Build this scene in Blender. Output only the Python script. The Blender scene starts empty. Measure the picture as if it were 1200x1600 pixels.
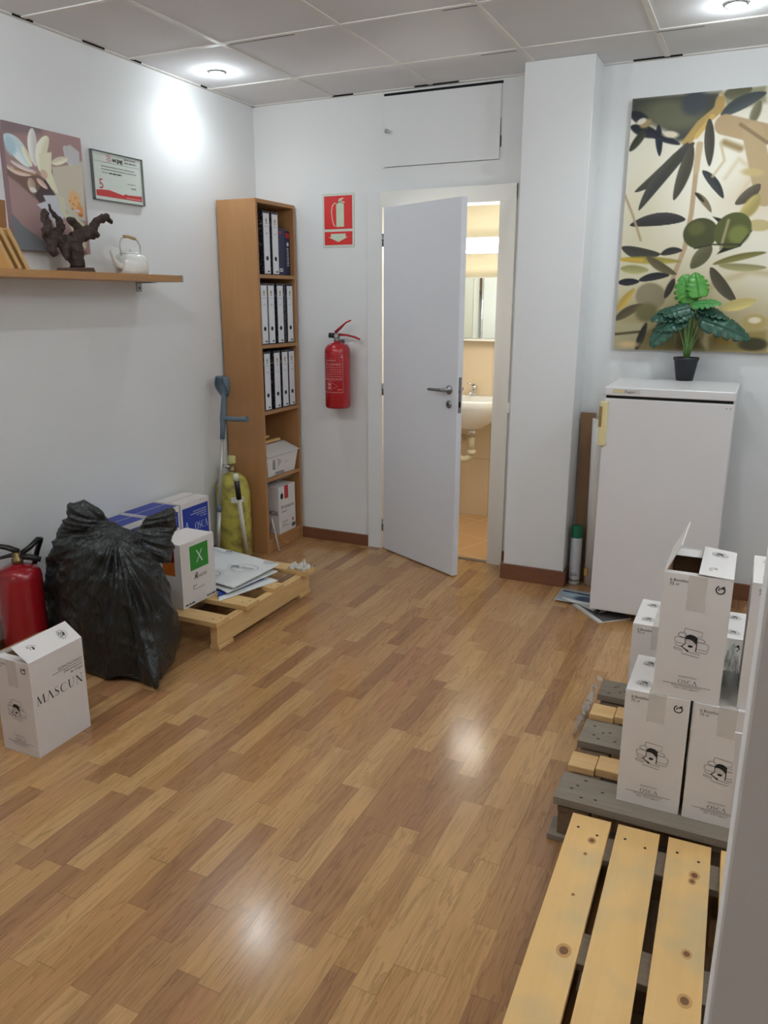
import bpy, bmesh, math, random
import numpy as np
from mathutils import Vector, Matrix, noise, Euler
random.seed(7)
PI = math.pi
C = bpy.context.scene.collection
SC = bpy.context.scene

# ------------------------------------------------------------------ camera
cam_data = bpy.data.cameras.new('camera')
cam = bpy.data.objects.new('camera', cam_data); C.objects.link(cam)
YAW, PITCH, ROLL = 0.43828563, 0.26351995, 0.00175105
fwd = Vector((-math.sin(YAW)*math.cos(PITCH), math.cos(YAW)*math.cos(PITCH), -math.sin(PITCH)))
rgt = Vector((math.cos(YAW), math.sin(YAW), 0)); upv = rgt.cross(fwd)
r2 = rgt*math.cos(ROLL)+upv*math.sin(ROLL); u2 = upv*math.cos(ROLL)-rgt*math.sin(ROLL)
M = Matrix((r2, u2, -fwd)).transposed().to_4x4()
M.translation = (2.87928, -4.30404, 1.517255)
cam.matrix_world = M
cam_data.sensor_fit = 'VERTICAL'; cam_data.sensor_height = 32.0
cam_data.lens = 1229.405/1600*32.0
cam_data.clip_start = .02
SC.camera = cam
# ------------------------------------------------------------------ colour management, world
SC.view_settings.view_transform = 'Standard'; SC.view_settings.look = 'None'
SC.view_settings.gamma = 1; SC.view_settings.use_curve_mapping = False
SC.view_settings.exposure = 0.24
w = bpy.data.worlds.new('world'); SC.world = w; w.use_nodes = True
w.node_tree.nodes['Background'].inputs[0].default_value = (.75, .8, .9, 1)
w.node_tree.nodes['Background'].inputs[1].default_value = 0.35
H = 2.62                      # ceiling height
LAMP_COL = (.87, .955, 1.0)
def lamp_light(x, y, power, z=H-.045, col=LAMP_COL, size=.03):
    l = bpy.data.lights.new('downlight_and_fill', 'POINT'); l.energy = power; l.color = col; l.shadow_soft_size = size
    o = bpy.data.objects.new('downlight_and_fill', l); C.objects.link(o); o.location = (x, y, z); return o
# the two lamps in the picture, then unseen fill lights added below the ceiling
LAMPS_AND_FILL = [(.256, -.691, 1.8, LAMP_COL), (2.646, -.625, 1.8, LAMP_COL), (.256, -3.05, 19, LAMP_COL), (1.45, -3.05, 17, LAMP_COL), (2.646, -2.95, 6, LAMP_COL),
         (3.8, -1.8, 15, LAMP_COL), (3.4, -2.7, 12, LAMP_COL), (1.45, -5.4, 12, (1, .84, .76))]
for x, y, k, c in LAMPS_AND_FILL: lamp_light(x, y, k, col=c)
for x, y, k in ((.256, -.691, 7.5), (2.646, -.625, 16)):      # the beams of the two lamps in the picture
    l = bpy.data.lights.new('downlight_beam', 'SPOT'); l.energy = k; l.color = LAMP_COL; l.spot_size = math.radians(164); l.spot_blend = 1; l.shadow_soft_size = .025
    o = bpy.data.objects.new('downlight_beam', l); C.objects.link(o); o.location = (x, y, H-.04)
wl2 = bpy.data.lights.new('washroom_fill', 'POINT'); wl2.energy = 7.5; wl2.color = (1, .96, .88); wl2.shadow_soft_size = .08  # unseen fill light added to brighten the washroom, separate from its tube
wlo2 = bpy.data.objects.new('washroom_fill', wl2); C.objects.link(wlo2); wlo2.location = (1.50, .32, 1.45)

# ------------------------------------------------------------------ materials
def s2l(c):
    return tuple(((v/255)/12.92 if v/255 <= .04045 else ((v/255+.055)/1.055)**2.4) for v in c)
MATS = {}
def newmat(name):
    m = bpy.data.materials.new(name); m.use_nodes = True
    nt = m.node_tree; b = nt.nodes['Principled BSDF']
    return m, nt, b
def mat(name, rgb, rough=.5, metal=0, var=.05, vscale=12, bump=0, bscale=60, spec=.5, coat=0, trans=0, alpha=1, lin=False):
    if name in MATS: return MATS[name]
    m, nt, b = newmat(name)
    c = rgb if lin else s2l(rgb)
    tc = nt.nodes.new('ShaderNodeTexCoord'); n = nt.nodes.new('ShaderNodeTexNoise')
    n.inputs['Scale'].default_value = vscale; n.inputs['Detail'].default_value = 4
    nt.links.new(tc.outputs['Object'], n.inputs['Vector'])
    mx = nt.nodes.new('ShaderNodeMix'); mx.data_type = 'RGBA'
    mx.inputs[6].default_value = (*[v*(1-var) for v in c], 1)
    mx.inputs[7].default_value = (*[min(1, v*(1+var)) for v in c], 1)
    nt.links.new(n.outputs['Fac'], mx.inputs[0]); nt.links.new(mx.outputs[2], b.inputs['Base Color'])
    b.inputs['Roughness'].default_value = rough; b.inputs['Metallic'].default_value = metal
    b.inputs['Specular IOR Level'].default_value = spec
    b.inputs['Coat Weight'].default_value = coat
    b.inputs['Transmission Weight'].default_value = trans; b.inputs['Alpha'].default_value = alpha
    if bump:
        n2 = nt.nodes.new('ShaderNodeTexNoise'); n2.inputs['Scale'].default_value = bscale; n2.inputs['Detail'].default_value = 5
        nt.links.new(tc.outputs['Object'], n2.inputs['Vector'])
        bp = nt.nodes.new('ShaderNodeBump'); bp.inputs['Strength'].default_value = bump; bp.inputs['Distance'].default_value = .01
        nt.links.new(n2.outputs['Fac'], bp.inputs['Height']); nt.links.new(bp.outputs['Normal'], b.inputs['Normal'])
    MATS[name] = m; return m
def emis(name, rgb, strength):
    m, nt, b = newmat(name); b.inputs['Base Color'].default_value = (*rgb, 1)
    b.inputs['Emission Color'].default_value = (*rgb, 1); b.inputs['Emission Strength'].default_value = strength; return m
def mathn(nt, op, a=None, b=None, c=None):
    n = nt.nodes.new('ShaderNodeMath'); n.operation = op
    for i, v in enumerate((a, b, c)):
        if v is None: continue
        if isinstance(v, (int, float)): n.inputs[i].default_value = v
        else: nt.links.new(v, n.inputs[i])
    return n.outputs[0]
def floor_mat():
    m, nt, b = newmat('laminate_strips'); L = nt.links.new
    tc = nt.nodes.new('ShaderNodeTexCoord'); sp = nt.nodes.new('ShaderNodeSeparateXYZ'); L(tc.outputs['Object'], sp.inputs[0])
    X, Y = sp.outputs[0], sp.outputs[1]
    u = mathn(nt, 'DIVIDE', X, .0645); iu = mathn(nt, 'FLOOR', u); fu = mathn(nt, 'FRACT', u)
    wn = nt.nodes.new('ShaderNodeTexWhiteNoise'); wn.noise_dimensions = '1D'; L(iu, wn.inputs['W'])
    off = mathn(nt, 'MULTIPLY', wn.outputs['Value'], 7.3)
    v = mathn(nt, 'ADD', mathn(nt, 'DIVIDE', Y, .40), off)
    # uneven piece lengths
    nv = nt.nodes.new('ShaderNodeTexNoise'); nv.noise_dimensions = '2D'; nv.inputs['Scale'].default_value = 1.1
    cb0 = nt.nodes.new('ShaderNodeCombineXYZ'); L(v, cb0.inputs[0]); L(mathn(nt, 'MULTIPLY', iu, 13.7), cb0.inputs[1]); L(cb0.outputs[0], nv.inputs['Vector'])
    v2 = mathn(nt, 'ADD', v, mathn(nt, 'MULTIPLY', nv.outputs['Fac'], .9))
    iv = mathn(nt, 'FLOOR', v2); fv = mathn(nt, 'FRACT', v2)
    cb = nt.nodes.new('ShaderNodeCombineXYZ'); L(iu, cb.inputs[0]); L(iv, cb.inputs[1])
    w2 = nt.nodes.new('ShaderNodeTexWhiteNoise'); w2.noise_dimensions = '2D'; L(cb.outputs[0], w2.inputs['Vector'])
    ramp = nt.nodes.new('ShaderNodeValToRGB'); cr = ramp.color_ramp
    cols = [(0, (154, 112, 76)), (.2, (164, 120, 80)), (.4, (178, 134, 88)), (.6, (184, 140, 92)), (.8, (194, 152, 102)), (1, (170, 122, 84))]
    cr.elements[0].position = 0; cr.elements[0].color = (*s2l(cols[0][1]), 1)
    cr.elements[1].position = 1; cr.elements[1].color = (*s2l(cols[-1][1]), 1)
    for p, c in cols[1:-1]:
        e = cr.elements.new(p); e.color = (*s2l(c), 1)
    L(w2.outputs['Value'], ramp.inputs[0])
    # grain: noise stretched along y, shifted per piece
    cbg = nt.nodes.new('ShaderNodeCombineXYZ'); L(mathn(nt, 'MULTIPLY', X, 20), cbg.inputs[0]); L(mathn(nt, 'MULTIPLY', Y, 1.5), cbg.inputs[1])
    L(mathn(nt, 'MULTIPLY', w2.outputs['Value'], 57), cbg.inputs[2])
    g = nt.nodes.new('ShaderNodeTexNoise'); g.inputs['Scale'].default_value = 1.6; g.inputs['Detail'].default_value = 5; g.inputs['Distortion'].default_value = .8
    L(cbg.outputs[0], g.inputs['Vector'])
    rings = mathn(nt, 'FRACT', mathn(nt, 'MULTIPLY', g.outputs['Fac'], 6))
    ringd = mathn(nt, 'MULTIPLY', mathn(nt, 'POWER', rings, 3.0), .30)
    cbf = nt.nodes.new('ShaderNodeCombineXYZ'); L(mathn(nt, 'MULTIPLY', X, 420), cbf.inputs[0]); L(mathn(nt, 'MULTIPLY', Y, 11), cbf.inputs[1])
    gf = nt.nodes.new('ShaderNodeTexNoise'); gf.inputs['Scale'].default_value = 1; gf.inputs['Detail'].default_value = 3; L(cbf.outputs[0], gf.inputs['Vector'])
    fine = mathn(nt, 'MULTIPLY', gf.outputs['Fac'], .30)
    big = mathn(nt, 'MULTIPLY', g.outputs['Fac'], .22)
    shade = mathn(nt, 'SUBTRACT', 1.22, mathn(nt, 'ADD', mathn(nt, 'ADD', ringd, fine), big))
    # fine seams
    eu = mathn(nt, 'MINIMUM', fu, mathn(nt, 'SUBTRACT', 1, fu)); ev = mathn(nt, 'MINIMUM', fv, mathn(nt, 'SUBTRACT', 1, fv))
    su = mathn(nt, 'LESS_THAN', eu, .012); sv = mathn(nt, 'LESS_THAN', ev, .003)
    seam = mathn(nt, 'SUBTRACT', 1, mathn(nt, 'MULTIPLY', mathn(nt, 'MAXIMUM', su, sv), .28))
    tot = mathn(nt, 'MULTIPLY', shade, seam)
    vm = nt.nodes.new('ShaderNodeVectorMath'); vm.operation = 'SCALE'; L(ramp.outputs[0], vm.inputs[0]); L(tot, vm.inputs['Scale'])
    L(vm.outputs[0], b.inputs['Base Color'])
    b.inputs['Roughness'].default_value = .175; b.inputs['Specular IOR Level'].default_value = .5
    bp = nt.nodes.new('ShaderNodeBump'); bp.inputs['Strength'].default_value = .05; bp.inputs['Distance'].default_value = .002
    L(tot, bp.inputs['Height']); L(bp.outputs['Normal'], b.inputs['Normal'])
    return m
def wood(name, c1, c2, axis=1, gscale=24, along=1.6, rough=.5, knots=0, stain=None, ring=.25):
    if name in MATS: return MATS[name]
    m, nt, b = newmat(name); L = nt.links.new
    tc = nt.nodes.new('ShaderNodeTexCoord'); mp = nt.nodes.new('ShaderNodeMapping'); L(tc.outputs['Object'], mp.inputs['Vector'])
    sc = [gscale]*3; sc[axis] = along; mp.inputs['Scale'].default_value = sc
    n = nt.nodes.new('ShaderNodeTexNoise'); n.inputs['Scale'].default_value = 1; n.inputs['Detail'].default_value = 6; n.inputs['Distortion'].default_value = .6
    L(mp.outputs[0], n.inputs['Vector'])
    rg = mathn(nt, 'FRACT', mathn(nt, 'MULTIPLY', n.outputs['Fac'], 7))
    f = mathn(nt, 'ADD', mathn(nt, 'MULTIPLY', n.outputs['Fac'], 1-ring), mathn(nt, 'MULTIPLY', rg, ring))
    mx = nt.nodes.new('ShaderNodeMix'); mx.data_type = 'RGBA'; L(f, mx.inputs[0])
    mx.inputs[6].default_value = (*s2l(c1), 1); mx.inputs[7].default_value = (*s2l(c2), 1)
    out = mx.outputs[2]
    if knots:
        mp2 = nt.nodes.new('ShaderNodeMapping'); L(tc.outputs['Object'], mp2.inputs['Vector']); s3 = [9.0]*3; s3[axis] = 4.5; mp2.inputs['Scale'].default_value = s3
        vo = nt.nodes.new('ShaderNodeTexVoronoi'); vo.inputs['Scale'].default_value = 1; L(mp2.outputs[0], vo.inputs['Vector'])
        k = mathn(nt, 'MULTIPLY', mathn(nt, 'SUBTRACT', 1, mathn(nt, 'MINIMUM', mathn(nt, 'MULTIPLY', vo.outputs['Distance'], 9), 1)), knots)
        m3 = nt.nodes.new('ShaderNodeMix'); m3.data_type = 'RGBA'; L(k, m3.inputs[0]); L(out, m3.inputs[6]); m3.inputs[7].default_value = (.09, .045, .02, 1); out = m3.outputs[2]
    if stain:
        n3 = nt.nodes.new('ShaderNodeTexNoise'); n3.inputs['Scale'].default_value = 3.5; n3.inputs['Detail'].default_value = 3; L(tc.outputs['Object'], n3.inputs['Vector'])
        st = mathn(nt, 'MULTIPLY', mathn(nt, 'MAXIMUM', mathn(nt, 'SUBTRACT', n3.outputs['Fac'], .56), 0), 4)
        st = mathn(nt, 'MINIMUM', st, .8)
        m4 = nt.nodes.new('ShaderNodeMix'); m4.data_type = 'RGBA'; L(st, m4.inputs[0]); L(out, m4.inputs[6]); m4.inputs[7].default_value = (*s2l(stain), 1); out = m4.outputs[2]
    L(out, b.inputs['Base Color']); b.inputs['Roughness'].default_value = rough
    bp = nt.nodes.new('ShaderNodeBump'); bp.inputs['Strength'].default_value = .12; bp.inputs['Distance'].default_value = .003
    L(n.outputs['Fac'], bp.inputs['Height']); L(bp.outputs['Normal'], b.inputs['Normal'])
    MATS[name] = m; return m

wall_m = mat('wall_paint', (226, 227, 227), .75, var=.02, vscale=3, bump=.05, bscale=160)
ceil_m = mat('ceiling_tile', (222, 222, 224), .85, var=.03, vscale=5, bump=.15, bscale=220)
white_gloss = mat('white_lacquer', (225, 227, 232), .35, var=.01)
frame_m = mat('frame_lacquer', (232, 230, 224), .4, var=.01)
base_m = wood('baseboard_wood', (132, 86, 60), (108, 68, 48), 0, 20, 1.5, .4)
base_my = wood('baseboard_wood_long', (132, 86, 60), (108, 68, 48), 1, 20, 1.5, .4)
steel = mat('brushed_steel', (150, 150, 150), .35, .9, var=.05)
chrome = mat('chrome', (210, 212, 215), .12, 1, var=.02)
black_m = mat('black_ink', (22, 22, 24), .6, var=.02)
ink_soft = mat('soft_ink', (70, 66, 66), .7, var=.02)
dark_gap = mat('dark_gap', (14, 13, 12), .9)
carton = mat('white_carton', (222, 216, 212), .6, var=.03, vscale=8, bump=.05, bscale=90)
carton_in = mat('brown_carton', (150, 116, 84), .8, var=.08)
tape_m = mat('packing_tape', (232, 224, 214), .35, var=.03, alpha=.4)
paper = mat('paper', (226, 226, 222), .6, var=.02)
blue_print = mat('blue_print', (24, 52, 150), .45, var=.05)
white_ink = mat('white_ink', (225, 230, 240), .5, var=.01)
red_print = mat('red_print', (190, 36, 40), .45, var=.03)
black_plastic = mat('black_plastic', (26, 27, 29), .4, var=.1)
bookcase_m = wood('beech_veneer', (186, 140, 92), (164, 116, 72), 2, 16, 1.1, .45, ring=.18)
bookcase_h = wood('beech_veneer_flat', (186, 140, 92), (164, 116, 72), 1, 16, 1.1, .45, ring=.18)
shelf_m = wood('oak_shelf', (192, 144, 94), (164, 118, 70), 1, 22, 1.4, .4)
pale_x = wood('pallet_pine_x', (232, 196, 140), (205, 162, 104), 0, 16, 1.1, .7, .0, None)
pale_y = wood('pallet_pine_y', (234, 194, 130), (212, 166, 100), 1, 14, .9, .65, .0, (176, 166, 132), ring=.12)
pine_small_x = wood('small_pallet_x', (226, 190, 132), (204, 162, 104), 0, 18, 1.2, .7)
pine_small_y = wood('small_pallet_y', (226, 190, 132), (200, 158, 102), 1, 18, 1.2, .7, 0, (150, 130, 100))
grey_x = wood('weathered_pine_x', (150, 138, 122), (112, 100, 86), 0, 22, 1.3, .85, .3)
grey_y = wood('weathered_pine_y', (132, 108, 82), (92, 72, 52), 1, 22, 1.3, .85, .3)

# ------------------------------------------------------------------ mesh helpers
class MB:
    def __init__(s): s.bm = bmesh.new(); s.mats = []
    def mi(s, m):
        if m not in s.mats: s.mats.append(m)
        return s.mats.index(m)
    def face(s, pts, m, smooth=False):
        vs = [s.bm.verts.new(p) for p in pts]
        try: f = s.bm.faces.new(vs)
        except ValueError: return
        f.material_index = s.mi(m); f.smooth = smooth; return f
    def box(s, x0, x1, y0, y1, z0, z1, m, M=None):
        i = s.mi(m)
        P = [Vector(p) for p in ((x0,y0,z0),(x1,y0,z0),(x1,y1,z0),(x0,y1,z0),(x0,y0,z1),(x1,y0,z1),(x1,y1,z1),(x0,y1,z1))]
        if M is not None: P = [M @ p for p in P]
        v = [s.bm.verts.new(p) for p in P]
        for q in ((3,2,1,0),(4,5,6,7),(0,1,5,4),(1,2,6,5),(2,3,7,6),(3,0,4,7)):
            f = s.bm.faces.new([v[k] for k in q]); f.material_index = i
        return s
    def hexa(s, P, m):                                   # 4 bottom corners (ccw) + 4 top corners
        i = s.mi(m); v = [s.bm.verts.new(p) for p in P]
        for q in ((3,2,1,0),(4,5,6,7),(0,1,5,4),(1,2,6,5),(2,3,7,6),(3,0,4,7)):
            f = s.bm.faces.new([v[k] for k in q]); f.material_index = i
        return s
    def ring_loft(s, rings, m, cap0=True, cap1=True, smooth=True, closed=True):
        i = s.mi(m); R = [[s.bm.verts.new(p) for p in r] for r in rings]; n = len(rings[0])
        for a, b in zip(R, R[1:]):
            for k in range(n if closed else n-1):
                k2 = (k+1) % n
                try:
                    f = s.bm.faces.new((a[k], a[k2], b[k2], b[k])); f.material_index = i; f.smooth = smooth
                except ValueError: pass
        if cap0 and closed:
            f = s.bm.faces.new(list(reversed(R[0]))); f.material_index = i
        if cap1 and closed:
            f = s.bm.faces.new(R[-1]); f.material_index = i
        return s
    def lathe(s, prof, m, c=(0,0,0), M=None, seg=32, sx=1, sy=1, cap0=True, cap1=True):
        c = Vector(c); rings = []
        for r, z in prof:
            ring = []
            for k in range(seg):
                a = 2*PI*k/seg; p = Vector((r*sx*math.cos(a), r*sy*math.sin(a), z))
                if M is not None: p = M @ p
                ring.append(p+c)
            rings.append(ring)
        return s.ring_loft(rings, m, cap0, cap1)
    def tube(s, pts, rad, m, seg=12, cap=True, flat=1.0, up=None):
        pts = [Vector(p) for p in pts]; n = len(pts)
        if not isinstance(rad, (list, tuple)): rad = [rad]*n
        rings = []; prev = None
        for i, p in enumerate(pts):
            t = (pts[min(i+1, n-1)]-pts[max(i-1, 0)]).normalized()
            if prev is None:
                ref = Vector(up) if up else (Vector((0,0,1)) if abs(t.z) < .9 else Vector((1,0,0)))
                a = t.cross(ref).normalized()
            else: a = (prev - t*prev.dot(t)).normalized()
            b = t.cross(a); prev = a
            rings.append([p + a*rad[i]*math.cos(2*PI*k/seg) + b*rad[i]*flat*math.sin(2*PI*k/seg) for k in range(seg)])
        return s.ring_loft(rings, m, cap, cap)
    def sheet(s, pts, th, m, nrm=None):                   # thin slab from a planar outline
        pts = [Vector(p) for p in pts]
        if nrm is None: nrm = (pts[1]-pts[0]).cross(pts[2]-pts[0]).normalized()
        else: nrm = Vector(nrm)
        i = s.mi(m); a = [s.bm.verts.new(p) for p in pts]; b = [s.bm.verts.new(p+nrm*th) for p in pts]; n = len(pts)
        f = s.bm.faces.new(list(reversed(a))); f.material_index = i
        f = s.bm.faces.new(b); f.material_index = i
        for k in range(n):
            f = s.bm.faces.new((a[k], a[(k+1)%n], b[(k+1)%n], b[k])); f.material_index = i
        return s
    def build(s, name, parent=None, loc=None, bevel=0, bseg=2, auto=False, label=None, rot=None):
        me = bpy.data.meshes.new(name); bmesh.ops.recalc_face_normals(s.bm, faces=s.bm.faces[:]); s.bm.to_mesh(me); s.bm.free()
        for m in s.mats: me.materials.append(m)
        o = bpy.data.objects.new(name, me); C.objects.link(o)
        if parent: o.parent = parent
        if loc: o.location = loc
        if rot: o.rotation_euler = rot
        if bevel:
            md = o.modifiers.new('soft_edges', 'BEVEL'); md.width = bevel; md.segments = bseg; md.limit_method = 'ANGLE'; md.angle_limit = .7
        if label: o['label'] = label
        return o
def tag(o, label, cat, group=None, kind=None):
    o['label'] = label; o['category'] = cat
    if group: o['group'] = group
    if kind: o['kind'] = kind
    return o
def struct(o, label=None):
    o['kind'] = 'structure'
    if label: o['label'] = label; 
    return o
def thing(name, loc, label, cat, group=None, rz=0, rot=None):
    o = bpy.data.objects.new(name, None); C.objects.link(o); o.location = loc; o.rotation_euler = rot or (0, 0, rz)
    o.empty_display_size = .05
    return tag(o, label, cat, group)
def dup(root, loc, rot, label, group=None):
    r = root.copy(); C.objects.link(r); r.location = loc; r.rotation_euler = rot; r['label'] = label
    if group: r['group'] = group
    for ch in list(root.children):
        c = ch.copy(); C.objects.link(c); c.parent = r
        for g in list(ch.children):
            d = g.copy(); C.objects.link(d); d.parent = c
    return r
def voxelize(o, size, smooth=2, fn=None):
    md = o.modifiers.new('r', 'REMESH'); md.mode = 'VOXEL'; md.voxel_size = size; md.use_smooth_shade = True
    dg = bpy.context.evaluated_depsgraph_get(); me = bpy.data.meshes.new_from_object(o.evaluated_get(dg))
    o.modifiers.clear(); me.materials.clear()
    for s_ in o.data.materials: me.materials.append(s_)
    bm = bmesh.new(); bm.from_mesh(me)
    for f in bm.faces: f.material_index = 0; f.smooth = True
    for _ in range(smooth): bmesh.ops.smooth_vert(bm, verts=bm.verts[:], factor=.5, use_axis_x=True, use_axis_y=True, use_axis_z=True)
    if fn:
        bm.normal_update(); mv = [(v, fn(v.co.copy(), v.normal.copy())) for v in bm.verts]
        for v, c in mv: v.co = c
    bm.to_mesh(me); bm.free(); o.data = me; return o

# ------------------------------------------------------------------ printed marks
_tc = {}
def text_mesh(t):
    if t in _tc: return _tc[t]
    cu = bpy.data.curves.new('t', 'FONT'); cu.body = t; cu.size = 1; cu.resolution_u = 3
    o = bpy.data.objects.new('t', cu); C.objects.link(o)
    dg = bpy.context.evaluated_depsgraph_get(); dg.update(); me = bpy.data.meshes.new_from_object(o.evaluated_get(dg))
    V = [tuple(v.co) for v in me.vertices]; F = [tuple(p.vertices) for p in me.polygons]
    bpy.data.objects.remove(o); bpy.data.curves.remove(cu); bpy.data.meshes.remove(me)
    _tc[t] = (V, F); return _tc[t]
SERIF = {
 'M': (1.05, [('b', .12, 0, .18, 1, .03), ('b', .18, 1, .5, .05, .1), ('b', .5, .05, .84, 1, .03), ('b', .84, 1, .92, 0, .11), ('b', .02, .01, .24, .01, .03), ('b', .80, .01, 1.04, .01, .03)]),
 'A': (.85, [('b', .08, 0, .42, 1, .03), ('b', .38, 1, .76, 0, .11), ('b', 0, .01, .2, .01, .03), ('b', .62, .01, .88, .01, .03)]),
 'S': (.62, [('c', [(.50, .82), (.42, .95), (.27, .98), (.12, .88), (.10, .72), (.24, .58), (.40, .46), (.52, .30), (.46, .10), (.28, .01), (.12, .06), (.05, .22)], [.02, .03, .03, .06, .08, .11, .11, .08, .06, .03, .03, .02])]),
 'C': (.82, [('c', [(.76, .80), (.62, .95), (.44, .99), (.22, .88), (.08, .66), (.07, .40), (.18, .14), (.40, .01), (.60, .03), (.77, .18)], [.02, .03, .03, .07, .11, .11, .08, .03, .03, .02])]),
 'U': (.88, [('c', [(.18, 1), (.18, .40), (.24, .12), (.44, .01), (.64, .10), (.72, .38), (.72, 1)], [.11, .11, .08, .04, .03, .03, .03]), ('b', .06, .99, .32, .99, .03), ('b', .62, .99, .84, .99, .03)]),
 'N': (.92, [('b', .16, 0, .16, 1, .03), ('b', .14, 1, .76, .02, .11), ('b', .76, 0, .76, 1, .03), ('b', .04, .01, .28, .01, .03), ('b', .64, .99, .90, .99, .03)]),
 'O': (.88, [('c', [(.44, 1), (.66, .92), (.81, .70), (.81, .30), (.66, .08), (.44, 0), (.22, .08), (.07, .30), (.07, .70), (.22, .92), (.44, 1)], [.03, .06, .11, .11, .06, .03, .06, .11, .11, .06, .03])]),
}
def merge_into(ob, mb):
    me = ob.data; idx = []
    for m in mb.mats:
        k = me.materials.find(m.name)
        if k < 0: me.materials.append(m); k = len(me.materials)-1
        idx.append(k)
    for f in mb.bm.faces: f.material_index = idx[f.material_index]
    tmp = bpy.data.meshes.new('tmp'); mb.bm.to_mesh(tmp); mb.bm.free()
    bm = bmesh.new(); bm.from_mesh(me); bm.from_mesh(tmp); bm.to_mesh(me); bm.free(); bpy.data.meshes.remove(tmp)
class Decal:
    """flat print on a face: o = top-left corner, u = right, v = down, metres"""
    def __init__(s, o, u, v, off=.0006):
        s.o = Vector(o); s.u = Vector(u).normalized(); s.v = Vector(v).normalized(); s.n = s.v.cross(s.u).normalized()
        s.mb = MB(); s.off = off
    def P(s, x, y, l=0): return s.o + s.u*x + s.v*y + s.n*(s.off + l*.0003)
    def poly(s, pts, m, l=0): s.mb.face([s.P(x, y, l) for x, y in pts], m); return s
    def rect(s, x0, y0, x1, y1, m, l=0): return s.poly([(x0,y0),(x0,y1),(x1,y1),(x1,y0)], m, l)
    def line(s, pts, w, m, l=0, closed=False):
        n = len(pts); ws = w if isinstance(w, (list, tuple)) else [w]*n
        if closed: pts = list(pts)+[pts[0]]; ws = list(ws)+[ws[0]]; n += 1
        L = []; R = []
        for i in range(n):
            a = Vector(pts[max(i-1, 0)]); b = Vector(pts[min(i+1, n-1)])
            if closed and i in (0, n-1): a = Vector(pts[-2]); b = Vector(pts[1])
            d = (b-a); d = d.normalized() if d.length > 1e-9 else Vector((1, 0)); q = Vector((-d.y, d.x))*ws[i]/2
            p = Vector(pts[i]); L.append(p+q); R.append(p-q)
        for i in range(n-1): s.poly([tuple(L[i]), tuple(R[i]), tuple(R[i+1]), tuple(L[i+1])], m, l)
        return s
    def ell(s, cx, cy, rx, ry, m, w=0, l=0, seg=24, a0=0, a1=360):
        pts = [(cx+rx*math.cos(math.radians(a0+(a1-a0)*k/seg)), cy+ry*math.sin(math.radians(a0+(a1-a0)*k/seg))) for k in range(seg+(0 if a1-a0 == 360 else 1))]
        if w: return s.line(pts, w, m, l, closed=(a1-a0 == 360))
        return s.poly(pts, m, l)
    def text(s, t, x, y, h, m, l=0, align='l', shear=0, sx=1.0, width=None):
        V, F = text_mesh(t)
        if not V: return s
        x0 = min(v[0] for v in V); x1 = max(v[0] for v in V)
        k = h/.7
        if width: sx = width/((x1-x0)*k)
        W = (x1-x0)*k*sx; dx = x - {'l': 0, 'c': W/2, 'r': W}[align]
        i = s.mb.mi(m); vs = [s.mb.bm.verts.new(s.P(dx+(v[0]-x0+v[1]*shear)*k*sx, y-v[1]*k, l)) for v in V]
        for f in F:
            try: ff = s.mb.bm.faces.new([vs[q] for q in f]); ff.material_index = i
            except ValueError: pass
        return s
    def serif(s, t, x, y, h, m, l=0, width=None, gap=.12):
        W = sum(SERIF[c][0]+gap for c in t)-gap; k = (width/W) if width else h; cx = x
        for c in t:
            for g in SERIF[c][1]:
                if g[0] == 'b': s.line([(cx+g[1]*k, y-g[2]*h), (cx+g[3]*k, y-g[4]*h)], max(g[5]*k*1.15, .0008, .018*h), m, l)
                else: s.line([(cx+p[0]*k, y-p[1]*h) for p in g[1]], [max(q*k*1.15, .0008, .018*h) for q in g[2]], m, l)
            cx += (SERIF[c][0]+gap)*k
        return s
    def fine(s, x0, y, x1, h, m, l=0, seed=0):            # a line of print too small to read
        rnd = random.Random(seed+int(y*1e4)); x = x0
        while x < x1:
            ww = rnd.uniform(2, 7)*h*.6; s.rect(x, y-h/2, min(x+ww, x1), y+h/2, m, l); x += ww+h*.5
        return s
    def build(s, name, parent=None, label=None):
        if parent is not None and parent.type == 'MESH':         # print stays inside its part's mesh
            merge_into(parent, s.mb); return parent
        me = bpy.data.meshes.new(name); s.mb.bm.to_mesh(me); s.mb.bm.free()
        for m in s.mb.mats: me.materials.append(m)
        o = bpy.data.objects.new(name, me); C.objects.link(o)
        if parent: o.parent = parent
        if label: o['label'] = label
        return o
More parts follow.
